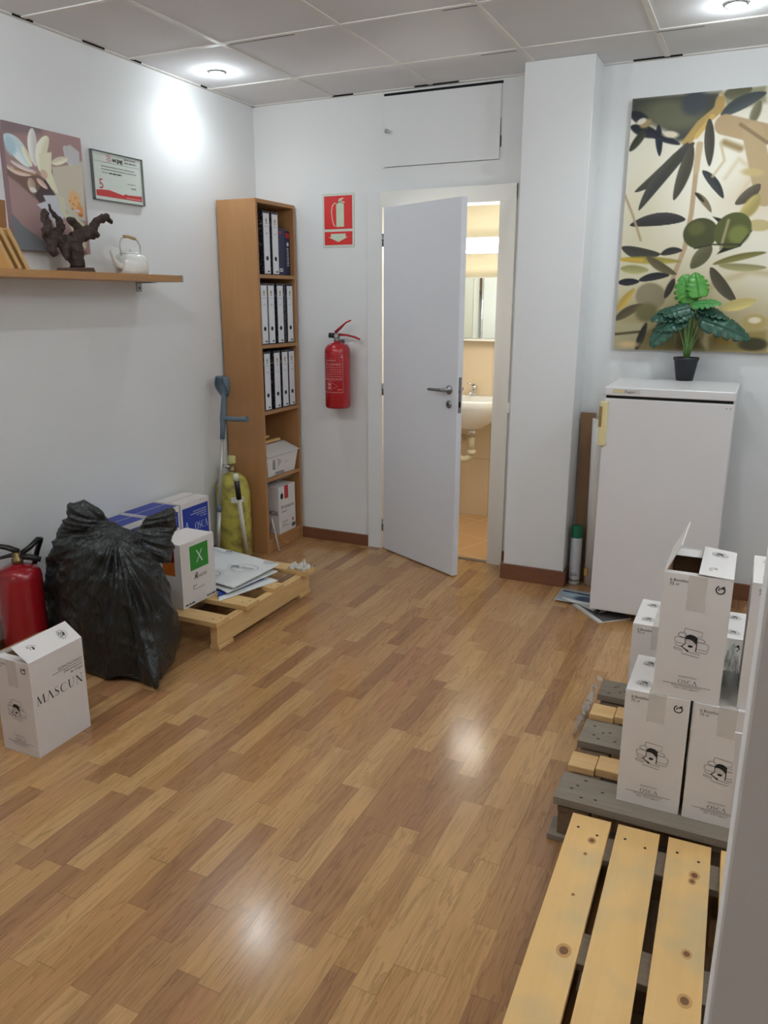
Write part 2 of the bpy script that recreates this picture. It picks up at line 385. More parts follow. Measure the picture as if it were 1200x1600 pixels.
def logo(D, cx, cy, k, m=black_m, w=.0016):
    """stone portal emblem printed on the wine cartons, k = width"""
    f = lambda x, y: (cx+x*k, cy+y*k)
    def blk(x0, y0, x1, y1, sk=.03): D.line([f(x0,y0), f(x1,y0+sk), f(x1-.01,y1+sk), f(x0-.02,y1)], w, m, closed=True)
    def rnd(x0, y0, x1, y1, side):                       # block with one rounded end
        c = .06; sk = .02; xs = [(x0, y0), (x1, y0+sk), (x1, y1+sk), (x0, y1)]
        if side > 0: xs = [(x0, y0), (x1-c, y0+sk), (x1, y0+sk+c), (x1, y1+sk-c), (x1-c, y1+sk), (x0, y1)]
        else: xs = [(x0+c, y0), (x1, y0+sk), (x1, y1+sk), (x0+c, y1), (x0, y1-c), (x0, y0+c)]
        D.line([f(*q) for q in xs], w*.75, m, closed=True)
    w2 = w*.75
    D.line([f(-.20,-.46), f(.30,-.40), f(.28,-.24), f(.16,-.25)], w2, m); D.line([f(-.20,-.46), f(-.23,-.31), f(-.16,-.28)], w2, m)
    rnd(-.38, -.31, -.17, -.17, -1); rnd(-.47, -.16, -.17, .03, -1); rnd(.17, -.19, .40, -.08, 1); rnd(.17, -.07, .50, .16, 1)
    D.line([f(-.46, .05), f(-.40, .13), f(-.26, .15)], w2, m); D.line([f(.50, .19), f(.44, .27), f(.16, .25)], w2, m)
    D.line([f(-.47, .19), f(-.22, .24), f(-.24, .36), f(.24, .43), f(.27, .33), f(-.10, .28)], w2, m); D.line([f(-.47, .19), f(-.45, .25), f(-.24, .29)], w2, m)
    D.line([f(-.17,-.16), f(-.16,.04), f(-.26,.14), f(-.17,.20), f(-.05,.27)], [w*1.2, w*1.2, w*2.6, w*2, w*3], m)
    D.line([f(.16,-.10), f(.16,.10), f(.15,.25)], w*1.6, m)
    D.poly([f(-.17,-.14), f(-.15,-.23), f(-.06,-.28), f(.06,-.27), f(.17,-.21), f(.17,.06), f(.12,-.01), f(.05,-.08), f(-.04,-.12), f(-.17,-.12)][::-1], m, 1)
    for q in (-.11, -.06, -.01, .05, .10): D.line([f(q,-.11+.6*max(0, q)), f(q-.01,.06)], w*.45, ink_soft)
    D.ell(cx-.01*k, cy+.10*k, .075*k, .04*k, m, 0, 1)
def recycle(D, cx, cy, r, m=black_m):
    D.ell(cx, cy, r, r, m, r*.30, seg=20, a0=-50, a1=250)
    D.poly([(cx+r*.1, cy-r*.75), (cx+r*.95, cy-r*1.15), (cx+r*.75, cy-r*.15)][::-1], m, 1)
    D.ell(cx, cy, r*.42, r*.42, m, r*.25, seg=12, a0=150, a1=330)

# ------------------------------------------------------------------ painted panels: a fine mesh with one colour per vertex
def vc_mat(name, rough=.5, spec=.4):
    m, nt, b = newmat(name); a = nt.nodes.new('ShaderNodeVertexColor'); a.layer_name = 'paint'
    nt.links.new(a.outputs['Color'], b.inputs['Base Color']); b.inputs['Roughness'].default_value = rough; b.inputs['Specular IOR Level'].default_value = spec; return m
def painted(name, W, Hh, res, bg, items, o, u, v, m, parent=None, gain=1.5, pw=.5, ws=1.0, bs=1.0, bend_k=1.0):
    nx, ny = int(W/res)+1, int(Hh/res)+1
    gx, gy = np.meshgrid(np.linspace(0, W, nx), np.linspace(0, Hh, ny))
    img = np.zeros((ny, nx, 3)); img[:] = bg
    def comp(mask, col): img[:] = img*(1-mask[..., None])+np.array(col)*mask[..., None]
    sm = lambda d, bl: (lambda t: t*t*(3-2*t))(np.clip(.5-d/max(bl*bs, res*.8), 0, 1))
    for e in items:
        if e[0] == 'E':
            _, (cx, cy), rx, ry, ang, col, bl = e; a = math.radians(ang)
            X = (gx-cx)*math.cos(a)+(gy-cy)*math.sin(a); Y = -(gx-cx)*math.sin(a)+(gy-cy)*math.cos(a)
            d = (np.sqrt((X/rx)**2+(Y/ry)**2)-1)*min(rx, ry); comp(sm(d, bl), col)
        elif e[0] == 'L':
            _, a, b_, wd, bend, col, bl = e; dx, dy = b_[0]-a[0], b_[1]-a[1]; ln = math.hypot(dx, dy)
            t = ((gx-a[0])*dx+(gy-a[1])*dy)/ln**2; q = (-(gx-a[0])*dy+(gy-a[1])*dx)/ln
            tc = np.clip(t, 0, 1); q2 = q-bend*bend_k*ln*4*tc*(1-tc)
            hw = ws*wd/2*np.clip(np.sin(PI*tc**.9), 0, 1)**pw; over = np.maximum(np.maximum(-t, t-1), 0)*ln
            d = np.abs(q2)-hw+over*3; comp(sm(d, bl), col); comp(sm(d, bl)*np.clip(q2/(wd*.25), 0, 1)*.5, tuple(min(255, c*1.28+6) for c in col))
            rib = sm(np.abs(q2)-.0012, .002)*(d < -wd*.15)*.35; comp(rib, tuple(min(255, c*1.35) for c in col))
        elif e[0] == 'P':
            _, pts, col, bl = e; n = len(pts); inside = np.zeros(gx.shape, bool); dist = np.full(gx.shape, 9.)
            for i in range(n):
                x1, y1 = pts[i]; x2, y2 = pts[(i+1) % n]
                cond = ((y1 > gy) != (y2 > gy)); xx = (x2-x1)*(gy-y1)/((y2-y1) if y2 != y1 else 1e-9)+x1
                inside ^= cond & (gx < xx)
                L2 = (x2-x1)**2+(y2-y1)**2+1e-12; tt = np.clip(((gx-x1)*(x2-x1)+(gy-y1)*(y2-y1))/L2, 0, 1)
                dist = np.minimum(dist, np.hypot(gx-x1-tt*(x2-x1), gy-y1-tt*(y2-y1)))
            comp(sm(np.where(inside, -dist, dist), bl), col)
        else:
            _, pts, wd, col, bl = e; dist = np.full(gx.shape, 9.)
            for (x1, y1), (x2, y2) in zip(pts, pts[1:]):
                L2 = (x2-x1)**2+(y2-y1)**2+1e-12; tt = np.clip(((gx-x1)*(x2-x1)+(gy-y1)*(y2-y1))/L2, 0, 1)
                dist = np.minimum(dist, np.hypot(gx-x1-tt*(x2-x1), gy-y1-tt*(y2-y1)))
            comp(sm(dist-wd/2, bl), col)
    c = img/255; lin = np.where(c <= .04045, c/12.92, ((c+.055)/1.055)**2.4)*gain
    lin = np.clip(lin, 0, .9)
    o = Vector(o); u = Vector(u); v = Vector(v)
    P = np.array(o)[None, None]+gx[..., None]*np.array(u)+gy[..., None]*np.array(v)
    me = bpy.data.meshes.new(name); idx = np.arange(nx*ny).reshape(ny, nx)
    F = np.stack([idx[:-1, :-1], idx[1:, :-1], idx[1:, 1:], idx[:-1, 1:]], -1).reshape(-1, 4)
    me.from_pydata([tuple(p) for p in P.reshape(-1, 3)], [], [tuple(int(k) for k in f) for f in F])
    at = me.color_attributes.new('paint', 'FLOAT_COLOR', 'POINT')
    at.data.foreach_set('color', np.concatenate([lin, np.ones((ny, nx, 1))], -1).astype(np.float32).reshape(-1))
    me.materials.append(m); ob = bpy.data.objects.new(name, me); C.objects.link(ob)
    if parent: ob.parent = parent
    return ob
OLIVE= [('E', (0.3, 0.95), 0.35, 0.22, 20, (196, 184, 150), 0.3), ('E', (0.08, 0.62), 0.12, 0.25, 0, (206, 198, 170), 0.2), ('E', (0.62, 0.45), 0.16, 0.12, 0, (214, 200, 176), 0.15), ('E', (0.55, 1.08), 0.35, 0.14, 0, (176, 160, 120), 0.2), ('E', (0.12, 1.08), 0.2, 0.12, 0, (150, 138, 96), 0.2), ('E', (0.4, 0.33), 0.1, 0.1, 0, (226, 222, 206), 0.1), ('S', [(0.45, 0.38), (0.5, 0.3), (0.58, 0.36), (0.52, 0.46)], 0.012, (206, 190, 160), 0.02), ('S', [(0.33, 1.0), (0.45, 0.86), (0.6, 0.8), (0.85, 0.83)], 0.018, (186, 170, 126), 0.03), ('P', [(-0.01, -0.007), (0.391, 0.006), (0.38, 0.067), (0.337, 0.148), (0.263, 0.203), (0.219, 0.208), (0.159, 0.147), (0.082, 0.102), (-0.003, 0.077)], (72, 74, 66), 0.023), ('E', (0.189, 0.085), 0.138, 0.0644, 10, (104, 104, 84), 0.0368), ('E', (0.282, 0.042), 0.0552, 0.0552, 0, (70, 76, 80), 0.0276), ('P', [(0.391, 0.01), (0.582, -0.004), (0.591, 0.07), (0.433, 0.089)], (150, 146, 120), 0.0184), ('L', (-0.005, 0.059), (0.093, 0.12), 0.0644, 0, (45, 48, 52), 0.0074), ('L', (0.0, 0.121), (0.143, 0.176), 0.069, 0, (40, 44, 50), 0.0074), ('L', (0.004, 0.233), (0.084, 0.128), 0.0506, 0, (60, 60, 48), 0.0055), ('L', (0.129, 0.123), (0.147, 0.265), 0.0442, 0, (44, 48, 56), 0.0037), ('L', (0.067, 0.144), (0.237, 0.219), 0.046, 0, (42, 44, 52), 0.0055), ('E', (0.069, 0.114), 0.0276, 0.0184, -20, (160, 140, 100), 0.0074), ('E', (0.188, 0.171), 0.0368, 0.0147, 10, (214, 205, 180), 0.0074), ('E', (0.05, 0.103), 0.023, 0.0129, -20, (220, 212, 195), 0.0055), ('L', (0.391, 0.01), (0.419, 0.113), 0.0331, 0, (200, 165, 130), 0.0046), ('L', (0.409, 0.02), (0.525, 0.006), 0.0828, 0, (92, 92, 70), 0.011), ('L', (0.401, 0.107), (0.586, 0.029), 0.0782, -0.1, (70, 76, 76), 0.0037), ('L', (0.564, 0.059), (0.534, 0.164), 0.0552, 0, (110, 108, 84), 0.0092), ('S', [(0.264, 0.212), (0.318, 0.138), (0.39, 0.081), (0.395, 0.044)], 0.0405, (176, 148, 92), 0.0046), ('S', [(0.306, 0.189), (0.367, 0.108)], 0.0202, (200, 168, 100), 0.0055), ('S', [(0.423, 0.147), (0.493, 0.169), (0.607, 0.204)], 0.0874, (176, 152, 116), 0.0055), ('S', [(0.546, 0.19), (0.584, 0.311), (0.632, 0.468)], 0.0874, (178, 156, 120), 0.0055), ('S', [(0.491, 0.152), (0.611, 0.237)], 0.0147, (140, 118, 88), 0.0055), ('L', (0.355, 0.116), (0.376, 0.324), 0.0607, 0, (70, 66, 58), 0.0028), ('S', [(0.327, 0.225), (0.319, 0.32), (0.316, 0.525), (0.3, 0.689), (0.272, 0.782), (0.238, 0.914)], 0.0221, (178, 154, 124), 0.0037), ('S', [(0.322, 0.225), (0.319, 0.338)], 0.0276, (190, 168, 134), 0.0046), ('L', (0.273, 0.212), (0.043, 0.421), 0.0736, -0.15, (70, 68, 58), 0.0028), ('L', (0.299, 0.214), (0.069, 0.506), 0.0828, 0.12, (66, 66, 62), 0.0028), ('L', (0.291, 0.222), (0.229, 0.467), 0.0782, -0.05, (74, 72, 62), 0.0028), ('L', (0.24, 0.245), (0.176, 0.338), 0.0552, 0, (66, 66, 56), 0.0028), ('L', (0.347, 0.34), (0.452, 0.468), 0.0534, -0.1, (58, 60, 60), 0.0018), ('L', (0.325, 0.436), (0.406, 0.529), 0.0368, -0.1, (120, 108, 82), 0.0018), ('L', (0.323, 0.436), (0.37, 0.482), 0.0202, 0, (52, 50, 44), 0.0018), ('L', (0.292, 0.556), (0.032, 0.574), 0.081, 0.12, (58, 56, 56), 0.0018), ('S', [(0.431, 0.224), (0.502, 0.255)], 0.0276, (150, 130, 90), 0.0166), ('E', (0.565, 0.361), 0.046, 0.0166, 8, (190, 170, 120), 0.011), ('S', [(-0.004, 0.428), (0.042, 0.523), (0.091, 0.646)], 0.011, (170, 150, 118), 0.0074), ('L', (0.605, 0.415), (0.505, 0.497), 0.0736, -0.1, (86, 80, 66), 0.0028), ('L', (0.605, 0.458), (0.528, 0.569), 0.0828, -0.1, (160, 146, 92), 0.0092), ('E', (0.617, 0.594), 0.0552, 0.0258, 5, (188, 172, 124), 0.0055), ('P', [(0.412, 0.547), (0.449, 0.557), (0.594, 0.616), (0.55, 0.686), (0.448, 0.72), (0.51, 0.64)], (40, 40, 34), 0.0028), ('E', (0.366, 0.622), 0.0791, 0.0699, 5, (76, 78, 50), 0.0028), ('E', (0.346, 0.599), 0.0368, 0.0313, 0, (96, 98, 58), 0.0184), ('E', (0.507, 0.613), 0.0846, 0.0773, -40, (86, 90, 52), 0.0028), ('E', (0.535, 0.632), 0.0442, 0.0405, 0, (116, 124, 68), 0.0166), ('S', [(0.485, 0.567), (0.463, 0.693)], 0.0129, (150, 142, 110), 0.0046), ('L', (0.421, 0.678), (0.337, 0.783), 0.092, 0, (92, 90, 66), 0.0028), ('L', (0.001, 0.677), (0.191, 0.714), 0.0736, 0.15, (66, 64, 58), 0.0028), ('L', (0.191, 0.714), (0.292, 0.698), 0.046, -0.15, (54, 52, 50), 0.0028), ('L', (0.001, 0.734), (0.288, 0.749), 0.046, 0, (150, 136, 70), 0.0074), ('S', [(0.006, 0.735), (0.108, 0.739)], 0.0166, (196, 160, 70), 0.0055), ('L', (0.004, 0.778), (0.141, 0.789), 0.0552, 0, (150, 144, 96), 0.0074), ('L', (0.126, 0.723), (0.275, 0.81), 0.0552, 0.1, (92, 84, 62), 0.0046), ('L', (-0.004, 0.846), (0.102, 0.842), 0.0478, 0, (44, 44, 50), 0.0018), ('L', (0.097, 0.837), (0.243, 0.814), 0.0497, -0.1, (46, 46, 50), 0.0018), ('L', (0.435, 0.765), (0.666, 0.715), 0.0423, -0.05, (116, 110, 66), 0.0037), ('L', (0.462, 0.77), (0.674, 0.783), 0.046, 0.05, (140, 136, 96), 0.0046), ('L', (0.427, 0.779), (0.56, 0.942), 0.0736, 0.1, (78, 72, 58), 0.0018), ('S', [(0.346, 0.69), (0.425, 0.674), (0.549, 0.677), (0.578, 0.633)], 0.0074, (60, 58, 44), 0.0037), ('E', (0.161, 0.914), 0.0736, 0.0644, 20, (140, 130, 104), 0.011), ('L', (0.001, 0.984), (0.081, 0.875), 0.0552, 0, (176, 148, 78), 0.0092), ('L', (-0.006, 1.033), (0.131, 0.953), 0.0607, -0.1, (84, 76, 58), 0.0037), ('L', (0.267, 0.829), (0.229, 0.924), 0.046, 0, (60, 56, 48), 0.0037), ('L', (0.492, 0.971), (0.647, 0.933), 0.0736, 0, (190, 174, 112), 0.0037), ('P', [(-0.015, 1.044), (0.138, 1.041), (0.135, 1.176), (-0.005, 1.18)], (170, 160, 126), 0.0184), ('E', (0.149, 0.992), 0.0552, 0.046, 0, (110, 104, 70), 0.0184), ('S', [(-0.01, 1.104), (0.137, 1.086)], 0.0129, (90, 80, 58), 0.0037), ('P', [(0.129, 1.101), (0.329, 0.991), (0.44, 1.172), (0.116, 1.181)], (120, 108, 70), 0.0184), ('L', (0.111, 1.182), (0.153, 1.041), 0.046, 0, (52, 50, 44), 0.0055), ('P', [(0.451, 1.104), (0.708, 1.071), (0.72, 1.179), (0.458, 1.172)], (150, 134, 84), 0.0184), ('E', (0.65, 1.035), 0.0552, 0.0368, 0, (176, 156, 100), 0.0147), ('E', (0.653, 1.138), 0.0644, 0.0313, 0, (72, 68, 48), 0.011), ('E', (0.649, 1.025), 0.0276, 0.0147, 0, (226, 214, 190), 0.0074), ('E', (0.523, 1.093), 0.0552, 0.046, 0, (168, 136, 70), 0.0166), ('E', (0.074, 1.152), 0.046, 0.0147, 0, (206, 180, 134), 0.0129), ('S', [(0.394, 0.369), (0.439, 0.302), (0.414, 0.223)], 0.0092, (196, 176, 140), 0.0092)]
FLOWER= [('P', [(-0.006, -0.005), (0.2, -0.011), (0.196, 0.018), (-0.015, 0.054)], (118, 104, 108), 0.0133), ('P', [(-0.013, 0.34), (0.048, 0.396), (0.15, 0.451), (0.181, 0.522), (-0.027, 0.531)], (104, 106, 110), 0.0013), ('P', [(-0.006, 0.175), (0.103, 0.175), (0.205, 0.197), (0.246, 0.267), (0.18, 0.311), (0.104, 0.268), (0.048, 0.231), (-0.01, 0.204)], (106, 86, 78), 0.0073), ('P', [(0.196, 0.195), (0.242, 0.256), (0.148, 0.296), (0.127, 0.269)], (72, 60, 62), 0.0033), ('P', [(0.241, 0.152), (0.416, 0.094), (0.4, 0.349), (0.318, 0.348), (0.22, 0.232)], (176, 170, 156), 0.006), ('L', (0.003, 0.054), (0.119, 0.158), 0.0766, -0.05, (176, 192, 196), 0.0027), ('E', (0.028, 0.091), 0.0266, 0.0366, -20, (156, 180, 190), 0.01), ('L', (0.15, 0.005), (0.148, 0.154), 0.05, 0.05, (188, 184, 180), 0.0017), ('L', (0.229, 0.023), (0.169, 0.173), 0.0566, 0.1, (196, 192, 170), 0.0017), ('L', (0.088, 0.082), (0.129, 0.157), 0.03, 0, (196, 192, 168), 0.002), ('L', (-0.01, 0.169), (0.15, 0.175), 0.0233, 0.1, (176, 156, 146), 0.0013), ('L', (0.02, 0.148), (0.141, 0.173), 0.0167, 0.05, (180, 168, 166), 0.0013), ('S', [(0.038, 0.176), (0.092, 0.183), (0.139, 0.188)], 0.0073, (140, 112, 80), 0.0027), ('P', [(0.17, 0.101), (0.241, 0.083), (0.229, 0.165), (0.258, 0.251), (0.22, 0.232), (0.182, 0.186)], (200, 196, 172), 0.0027), ('E', (0.188, 0.178), 0.02, 0.0167, 30, (186, 160, 140), 0.0033), ('L', (0.113, 0.202), (0.119, 0.262), 0.04, 0, (150, 132, 116), 0.0017), ('E', (0.121, 0.248), 0.0183, 0.01, 10, (196, 190, 186), 0.0027), ('L', (0.146, 0.201), (0.2, 0.235), 0.0233, 0, (176, 152, 138), 0.0017), ('L', (0.317, 0.045), (0.347, 0.127), 0.0366, 0, (178, 174, 176), 0.0017), ('P', [(0.305, 0.055), (0.349, 0.037), (0.399, 0.059), (0.396, 0.12), (0.318, 0.116)], (172, 170, 172), 0.0027), ('L', (0.235, 0.128), (0.331, 0.095), 0.03, 0, (188, 180, 162), 0.002), ('P', [(0.233, 0.143), (0.403, 0.111), (0.401, 0.25), (0.3, 0.246), (0.261, 0.228)], (178, 170, 154), 0.0047), ('P', [(0.171, 0.264), (0.247, 0.256), (0.256, 0.307), (0.277, 0.34), (0.247, 0.373), (0.219, 0.39), (0.195, 0.347), (0.132, 0.305), (0.183, 0.287)], (178, 178, 184), 0.002), ('P', [(0.248, 0.252), (0.288, 0.262), (0.29, 0.323), (0.346, 0.341), (0.393, 0.361), (0.39, 0.464), (0.355, 0.482), (0.304, 0.376), (0.255, 0.315)], (182, 180, 156), 0.004), ('E', (0.345, 0.268), 0.0333, 0.04, 0, (196, 158, 110), 0.0117), ('E', (0.372, 0.308), 0.02, 0.0233, 0, (190, 130, 80), 0.0083), ('E', (0.318, 0.271), 0.004, 0.0033, 0, (176, 96, 50), 0.0027), ('E', (0.352, 0.256), 0.004, 0.0033, 0, (176, 100, 54), 0.0027), ('E', (0.337, 0.284), 0.0067, 0.0033, 20, (180, 100, 54), 0.0027), ('E', (0.371, 0.277), 0.0047, 0.004, 0, (190, 110, 60), 0.0027), ('E', (0.361, 0.309), 0.012, 0.0053, 10, (190, 188, 200), 0.0027), ('E', (0.329, 0.304), 0.006, 0.004, 0, (150, 104, 60), 0.0033), ('E', (0.375, 0.327), 0.0133, 0.0067, 0, (160, 96, 56), 0.004), ('P', [(0.347, 0.459), (0.393, 0.484), (0.392, 0.497), (0.343, 0.491)], (128, 84, 84), 0.0013)]

# ================================================================== THE ROOM
RX, RY = 4.2, -6.2
m = MB(); m.box(0, RX, RY, 0.0, -.06, 0, floor_mat()); fl = struct(m.build('floor'))
# ceiling with its grid of tee bars
m = MB(); m.box(-.1, RX+.1, RY-.1, .12, H, H+.05, ceil_m); ceiling = struct(m.build('ceiling'))
tee = mat('tee_bar', (222, 219, 214), .5)
gb = MB()
for k in range(-1, 7):
    x = .547+k*.5955
    if .02 < x < RX: gb.box(x-.012, x+.012, RY, 0, H-.004, H+.001, tee)
for k in range(0, 10):
    y = -.428-k*.6205
    gb.box(0, RX, y-.012, y+.012, H-.0045, H+.001, tee)
gb.box(0, .022, RY, 0, H-.006, H+.001, tee); gb.box(0, RX, -.022, 0, H-.006, H+.001, tee)
gb.build('grid', ceiling)
gp = MB()                                             # dark slits where tiles sit badly
for x0, x1, y in ((.58, .92, -1.036), (1.55, 1.72, -.4135), (1.60, 1.74, -1.037), (2.33, 2.52, -.4135)): gp.box(x0, x1, y-.0025, y+.0025, H-.0052, H, dark_gap)
for x0, x1, y in ((2.18, 2.40, -.0235), (1.05, 1.30, -.0235), (.55, .68, -.0235)): gp.box(x0, x1, y-.004, y, H-.0075, H, dark_gap)
for y0, y1 in ((-1.72, -1.62), (-1.35, -1.22), (-1.05, -.98), (-.52, -.47)): gp.box(.0225, .027, y0, y1, H-.0075, H, dark_gap)
gp.build('tile_gap', ceiling)
m = MB(); m.box(-.1, 0, RY, .12, 0, H, wall_m); struct(m.build('wall_left'))
m = MB(); m.box(0, .85, 0, .12, 0, H, wall_m); m.box(1.555, RX, 0, .12, 0, H, wall_m); m.box(.85, 1.555, 0, .12, 2.035, H, wall_m); wb = struct(m.build('wall_back'))
m = MB(); m.box(RX, RX+.1, RY, .12, 0, H, wall_m); struct(m.build('wall_right'))
m = MB(); m.box(-.1, RX+.1, RY-.1, RY, 0, H, wall_m); struct(m.build('wall_front'))
m = MB(); m.box(1.704, 2.040, -.211, 0, 0, H, wall_m); struct(m.build('wall_pillar', bevel=.004), 'white square pillar beside the washroom door')
m = MB(); m.box(2.910, RX, -3.5, -3.4, 0, H, wall_m); struct(m.build('wall_near', bevel=.004))
m = MB(); m.box(0, .013, RY, -.0, 0, .072, base_my); struct(m.build('baseboard_left', bevel=.002))
m = MB(); m.box(.014, .756, -.013, 0, 0, .072, base_m); m.box(1.634, 1.703, -.013, 0, 0, .088, base_m); struct(m.build('baseboard_back', bevel=.002))
m = MB(); m.box(1.690, 2.052, -.225, -.2105, 0, .088, base_m); m.box(2.0405, 2.053, -.2105, -.014, 0, .088, base_my); m.box(1.690, 1.7035, -.2105, 0, 0, .088, base_my); struct(m.build('baseboard_pillar', bevel=.002))
m = MB(); m.box(2.0535, RX, -.013, 0, 0, .088, base_m); struct(m.build('baseboard_right', bevel=.002))
# door casing
m = MB(); m.box(.757, .85, -.012, 0, 0, 2.105, wall_m); m.box(1.555, 1.634, -.016, 0, 0, 2.105, frame_m); m.box(.842, 1.634, -.0165, 0, 2.03, 2.107, frame_m)
m.box(.846, .852, -.0125, .12, 0, 2.035, frame_m); m.box(1.543, 1.556, -.0155, .12, 0, 2.035, frame_m); m.box(.852, 1.543, -.0155, .12, 2.022, 2.0355, frame_m)
struct(m.build('trim_1', bevel=.0015), 'white door casing round the washroom doorway')
m = MB(); m.box(.852, 1.543, -.004, .03, 0.0, .004, steel); struct(m.build('trim_2'), 'metal threshold strip in the washroom doorway')

# door_1: the half open white leaf
d1 = bpy.data.objects.new('door_1', None); C.objects.link(d1); d1.location = (.868, -.024, 0); d1.rotation_euler = (0, 0, math.radians(-28.0)); d1['kind'] = 'structure'; d1['label'] = 'white flush door standing half open into the room'
m = MB(); m.box(0, .655, 0, .037, .008, 2.018, white_gloss); m.build('door_leaf', d1, bevel=.0015)
for side in (-1, 1):
    m = MB(); yb = 0 if side < 0 else .037
    Mx = Matrix.Translation((.592, yb, 1.05)) @ Matrix.Rotation(PI/2*(1 if side < 0 else -1), 4, 'X')
    m.lathe([(.024, 0), (.024, .006), (.020, .009), (.010, .010), (.010, .048)], steel, (0,0,0), Mx, 24)
    y2 = yb+side*.048
    m.tube([(.600, y2, 1.05), (.575, y2, 1.05), (.54, y2, 1.049), (.472, y2, 1.047)], [.010, .010, .0085, .0075], steel, 12)
    m.build('door_handle', d1, label='brushed steel lever handle')
    m = MB(); Mx = Matrix.Translation((.592, yb, .972)) @ Matrix.Rotation(PI/2*(1 if side < 0 else -1), 4, 'X')
    m.lathe([(.021, 0), (.021, .005), (.017, .008), (.011, .0085)], steel, (0,0,0), Mx, 24); m.lathe([(.006, .0086), (.006, .009)], dark_gap, (0,0,0), Mx, 10)
    m.build('keyhole_rosette', d1)
m = MB(); m.box(.6548, .6562, .008, .029, .93, 1.12, steel); m.box(.6560, .6640, .012, .025, 1.035, 1.055, steel); m.box(.6560, .6568, .012, .025, .96, .99, dark_gap); m.build('lock_plate', d1, bevel=.0005)
for z in (1.845, 1.0, .155):
    m = MB(); m.lathe([(.0085, z-.035), (.0085, z+.035)], steel, (-.008, .004, 0), seg=14); m.lathe([(.0095, z-.002), (.0095, z+.002)], black_m, (-.008, .004, 0), seg=14); m.box(-.004, .0005, .004, .03, z-.035, z+.035, steel); m.build('hinge', d1)

# door_2: hatch above the doorway
d2 = MB(); d2.box(.862, 1.528, -.010, 0, 2.232, 2.590, wall_m); hatch = struct(d2.build('door_2', bevel=.0015), 'white painted storage hatch above the washroom door')
m = MB(); m.box(.850, .8605, -.006, .0, 2.225, 2.602, wall_m); m.box(.8605, .8618, -.002, 0, 2.24, 2.6, dark_gap); m.box(.855, 1.535, -.003, 0, 2.5915, 2.604, dark_gap)
m.box(1.5285, 1.5305, -.002, 0, 2.29, 2.43, dark_gap); m.box(1.5285, 1.534, -.002, 0, 2.29, 2.345, dark_gap); m.box(.87, 1.528, -.002, 0, 2.2295, 2.231, ink_soft); m.build('hatch_frame', hatch)
m = MB(); m.lathe([(.007, 0), (.007, .012), (.012, .016), (.013, .024), (.008, .028)], chrome, (0,0,0), Matrix.Translation((.888, -.010, 2.41)) @ Matrix.Rotation(PI/2, 4, 'X'), 18); m.build('knob', hatch, label='small chrome knob')
m = MB(); m.box(1.6345, 1.650, -.026, 0, .905, .965, frame_m)
tag(m.build('door_sensor', bevel=.003), 'tiny white plastic box on the edge of the washroom door casing', 'sensor')

# washroom behind the door
tile_m, nt, b = newmat('washroom_tile')
tc = nt.nodes.new('ShaderNodeTexCoord'); br = nt.nodes.new('ShaderNodeTexBrick'); mp = nt.nodes.new('ShaderNodeMapping'); mp.inputs['Rotation'].default_value = (PI/2, 0, 0)
mp.inputs['Location'].default_value = (.1, 0, .05)
nt.links.new(tc.outputs['Object'], mp.inputs[0]); nt.links.new(mp.outputs[0], br.inputs[0]); br.offset = 0; br.inputs['Scale'].default_value = 1
br.inputs['Brick Width'].default_value = .33; br.inputs['Row Height'].default_value = .42; br.inputs['Mortar Size'].default_value = .0025
br.inputs['Color1'].default_value = (*s2l((226, 206, 178)), 1); br.inputs['Color2'].default_value = (*s2l((222, 202, 172)), 1); br.inputs['Mortar'].default_value = (*s2l((196, 174, 146)), 1)
nt.links.new(br.outputs[0], b.inputs[0]); b.inputs['Roughness'].default_value = .25
cream = mat('cream_paint', (246, 236, 208), .7, var=.01)
wcfloor, nt, b = newmat('washroom_floor_tile')
tc = nt.nodes.new('ShaderNodeTexCoord'); br = nt.nodes.new('ShaderNodeTexBrick'); mp = nt.nodes.new('ShaderNodeMapping'); mp.inputs['Rotation'].default_value = (0, 0, .35); mp.inputs['Location'].default_value = (.15, .1, 0)
nt.links.new(tc.outputs['Object'], mp.inputs[0]); nt.links.new(mp.outputs[0], br.inputs[0]); br.offset = 0; br.inputs['Scale'].default_value = 1
br.inputs['Brick Width'].default_value = .33; br.inputs['Row Height'].default_value = .33; br.inputs['Mortar Size'].default_value = .004
br.inputs['Color1'].default_value = (*s2l((206, 164, 118)), 1); br.inputs['Color2'].default_value = (*s2l((198, 156, 110)), 1); br.inputs['Mortar'].default_value = (*s2l((222, 190, 150)), 1)
nt.links.new(br.outputs[0], b.inputs[0]); b.inputs['Roughness'].default_value = .3
WX0, WX1, WY = .45, 1.95, 1.0
m = MB(); m.box(WX0, WX1, 0, WY, -.06, 0.0, wcfloor); struct(m.build('floor_washroom'))
m = MB(); m.box(WX0-.05, WX1+.05, .12, WY+.05, 2.13, 2.18, wall_m); struct(m.build('ceiling_washroom'))
m = MB(); m.box(WX0, WX1, WY, WY+.05, 0, 1.67, tile_m); m.box(WX0, WX1, WY+.001, WY+.05, 1.67, 2.13, cream); struct(m.build('wall_washroom_back'))
m = MB(); m.box(WX0-.05, WX0, .12, WY+.05, 0, 2.13, cream); struct(m.build('wall_washroom_left'))
m = MB(); m.box(WX1, WX1+.05, .12, WY+.05, 0, 2.13, cream); struct(m.build('wall_washroom_right'))
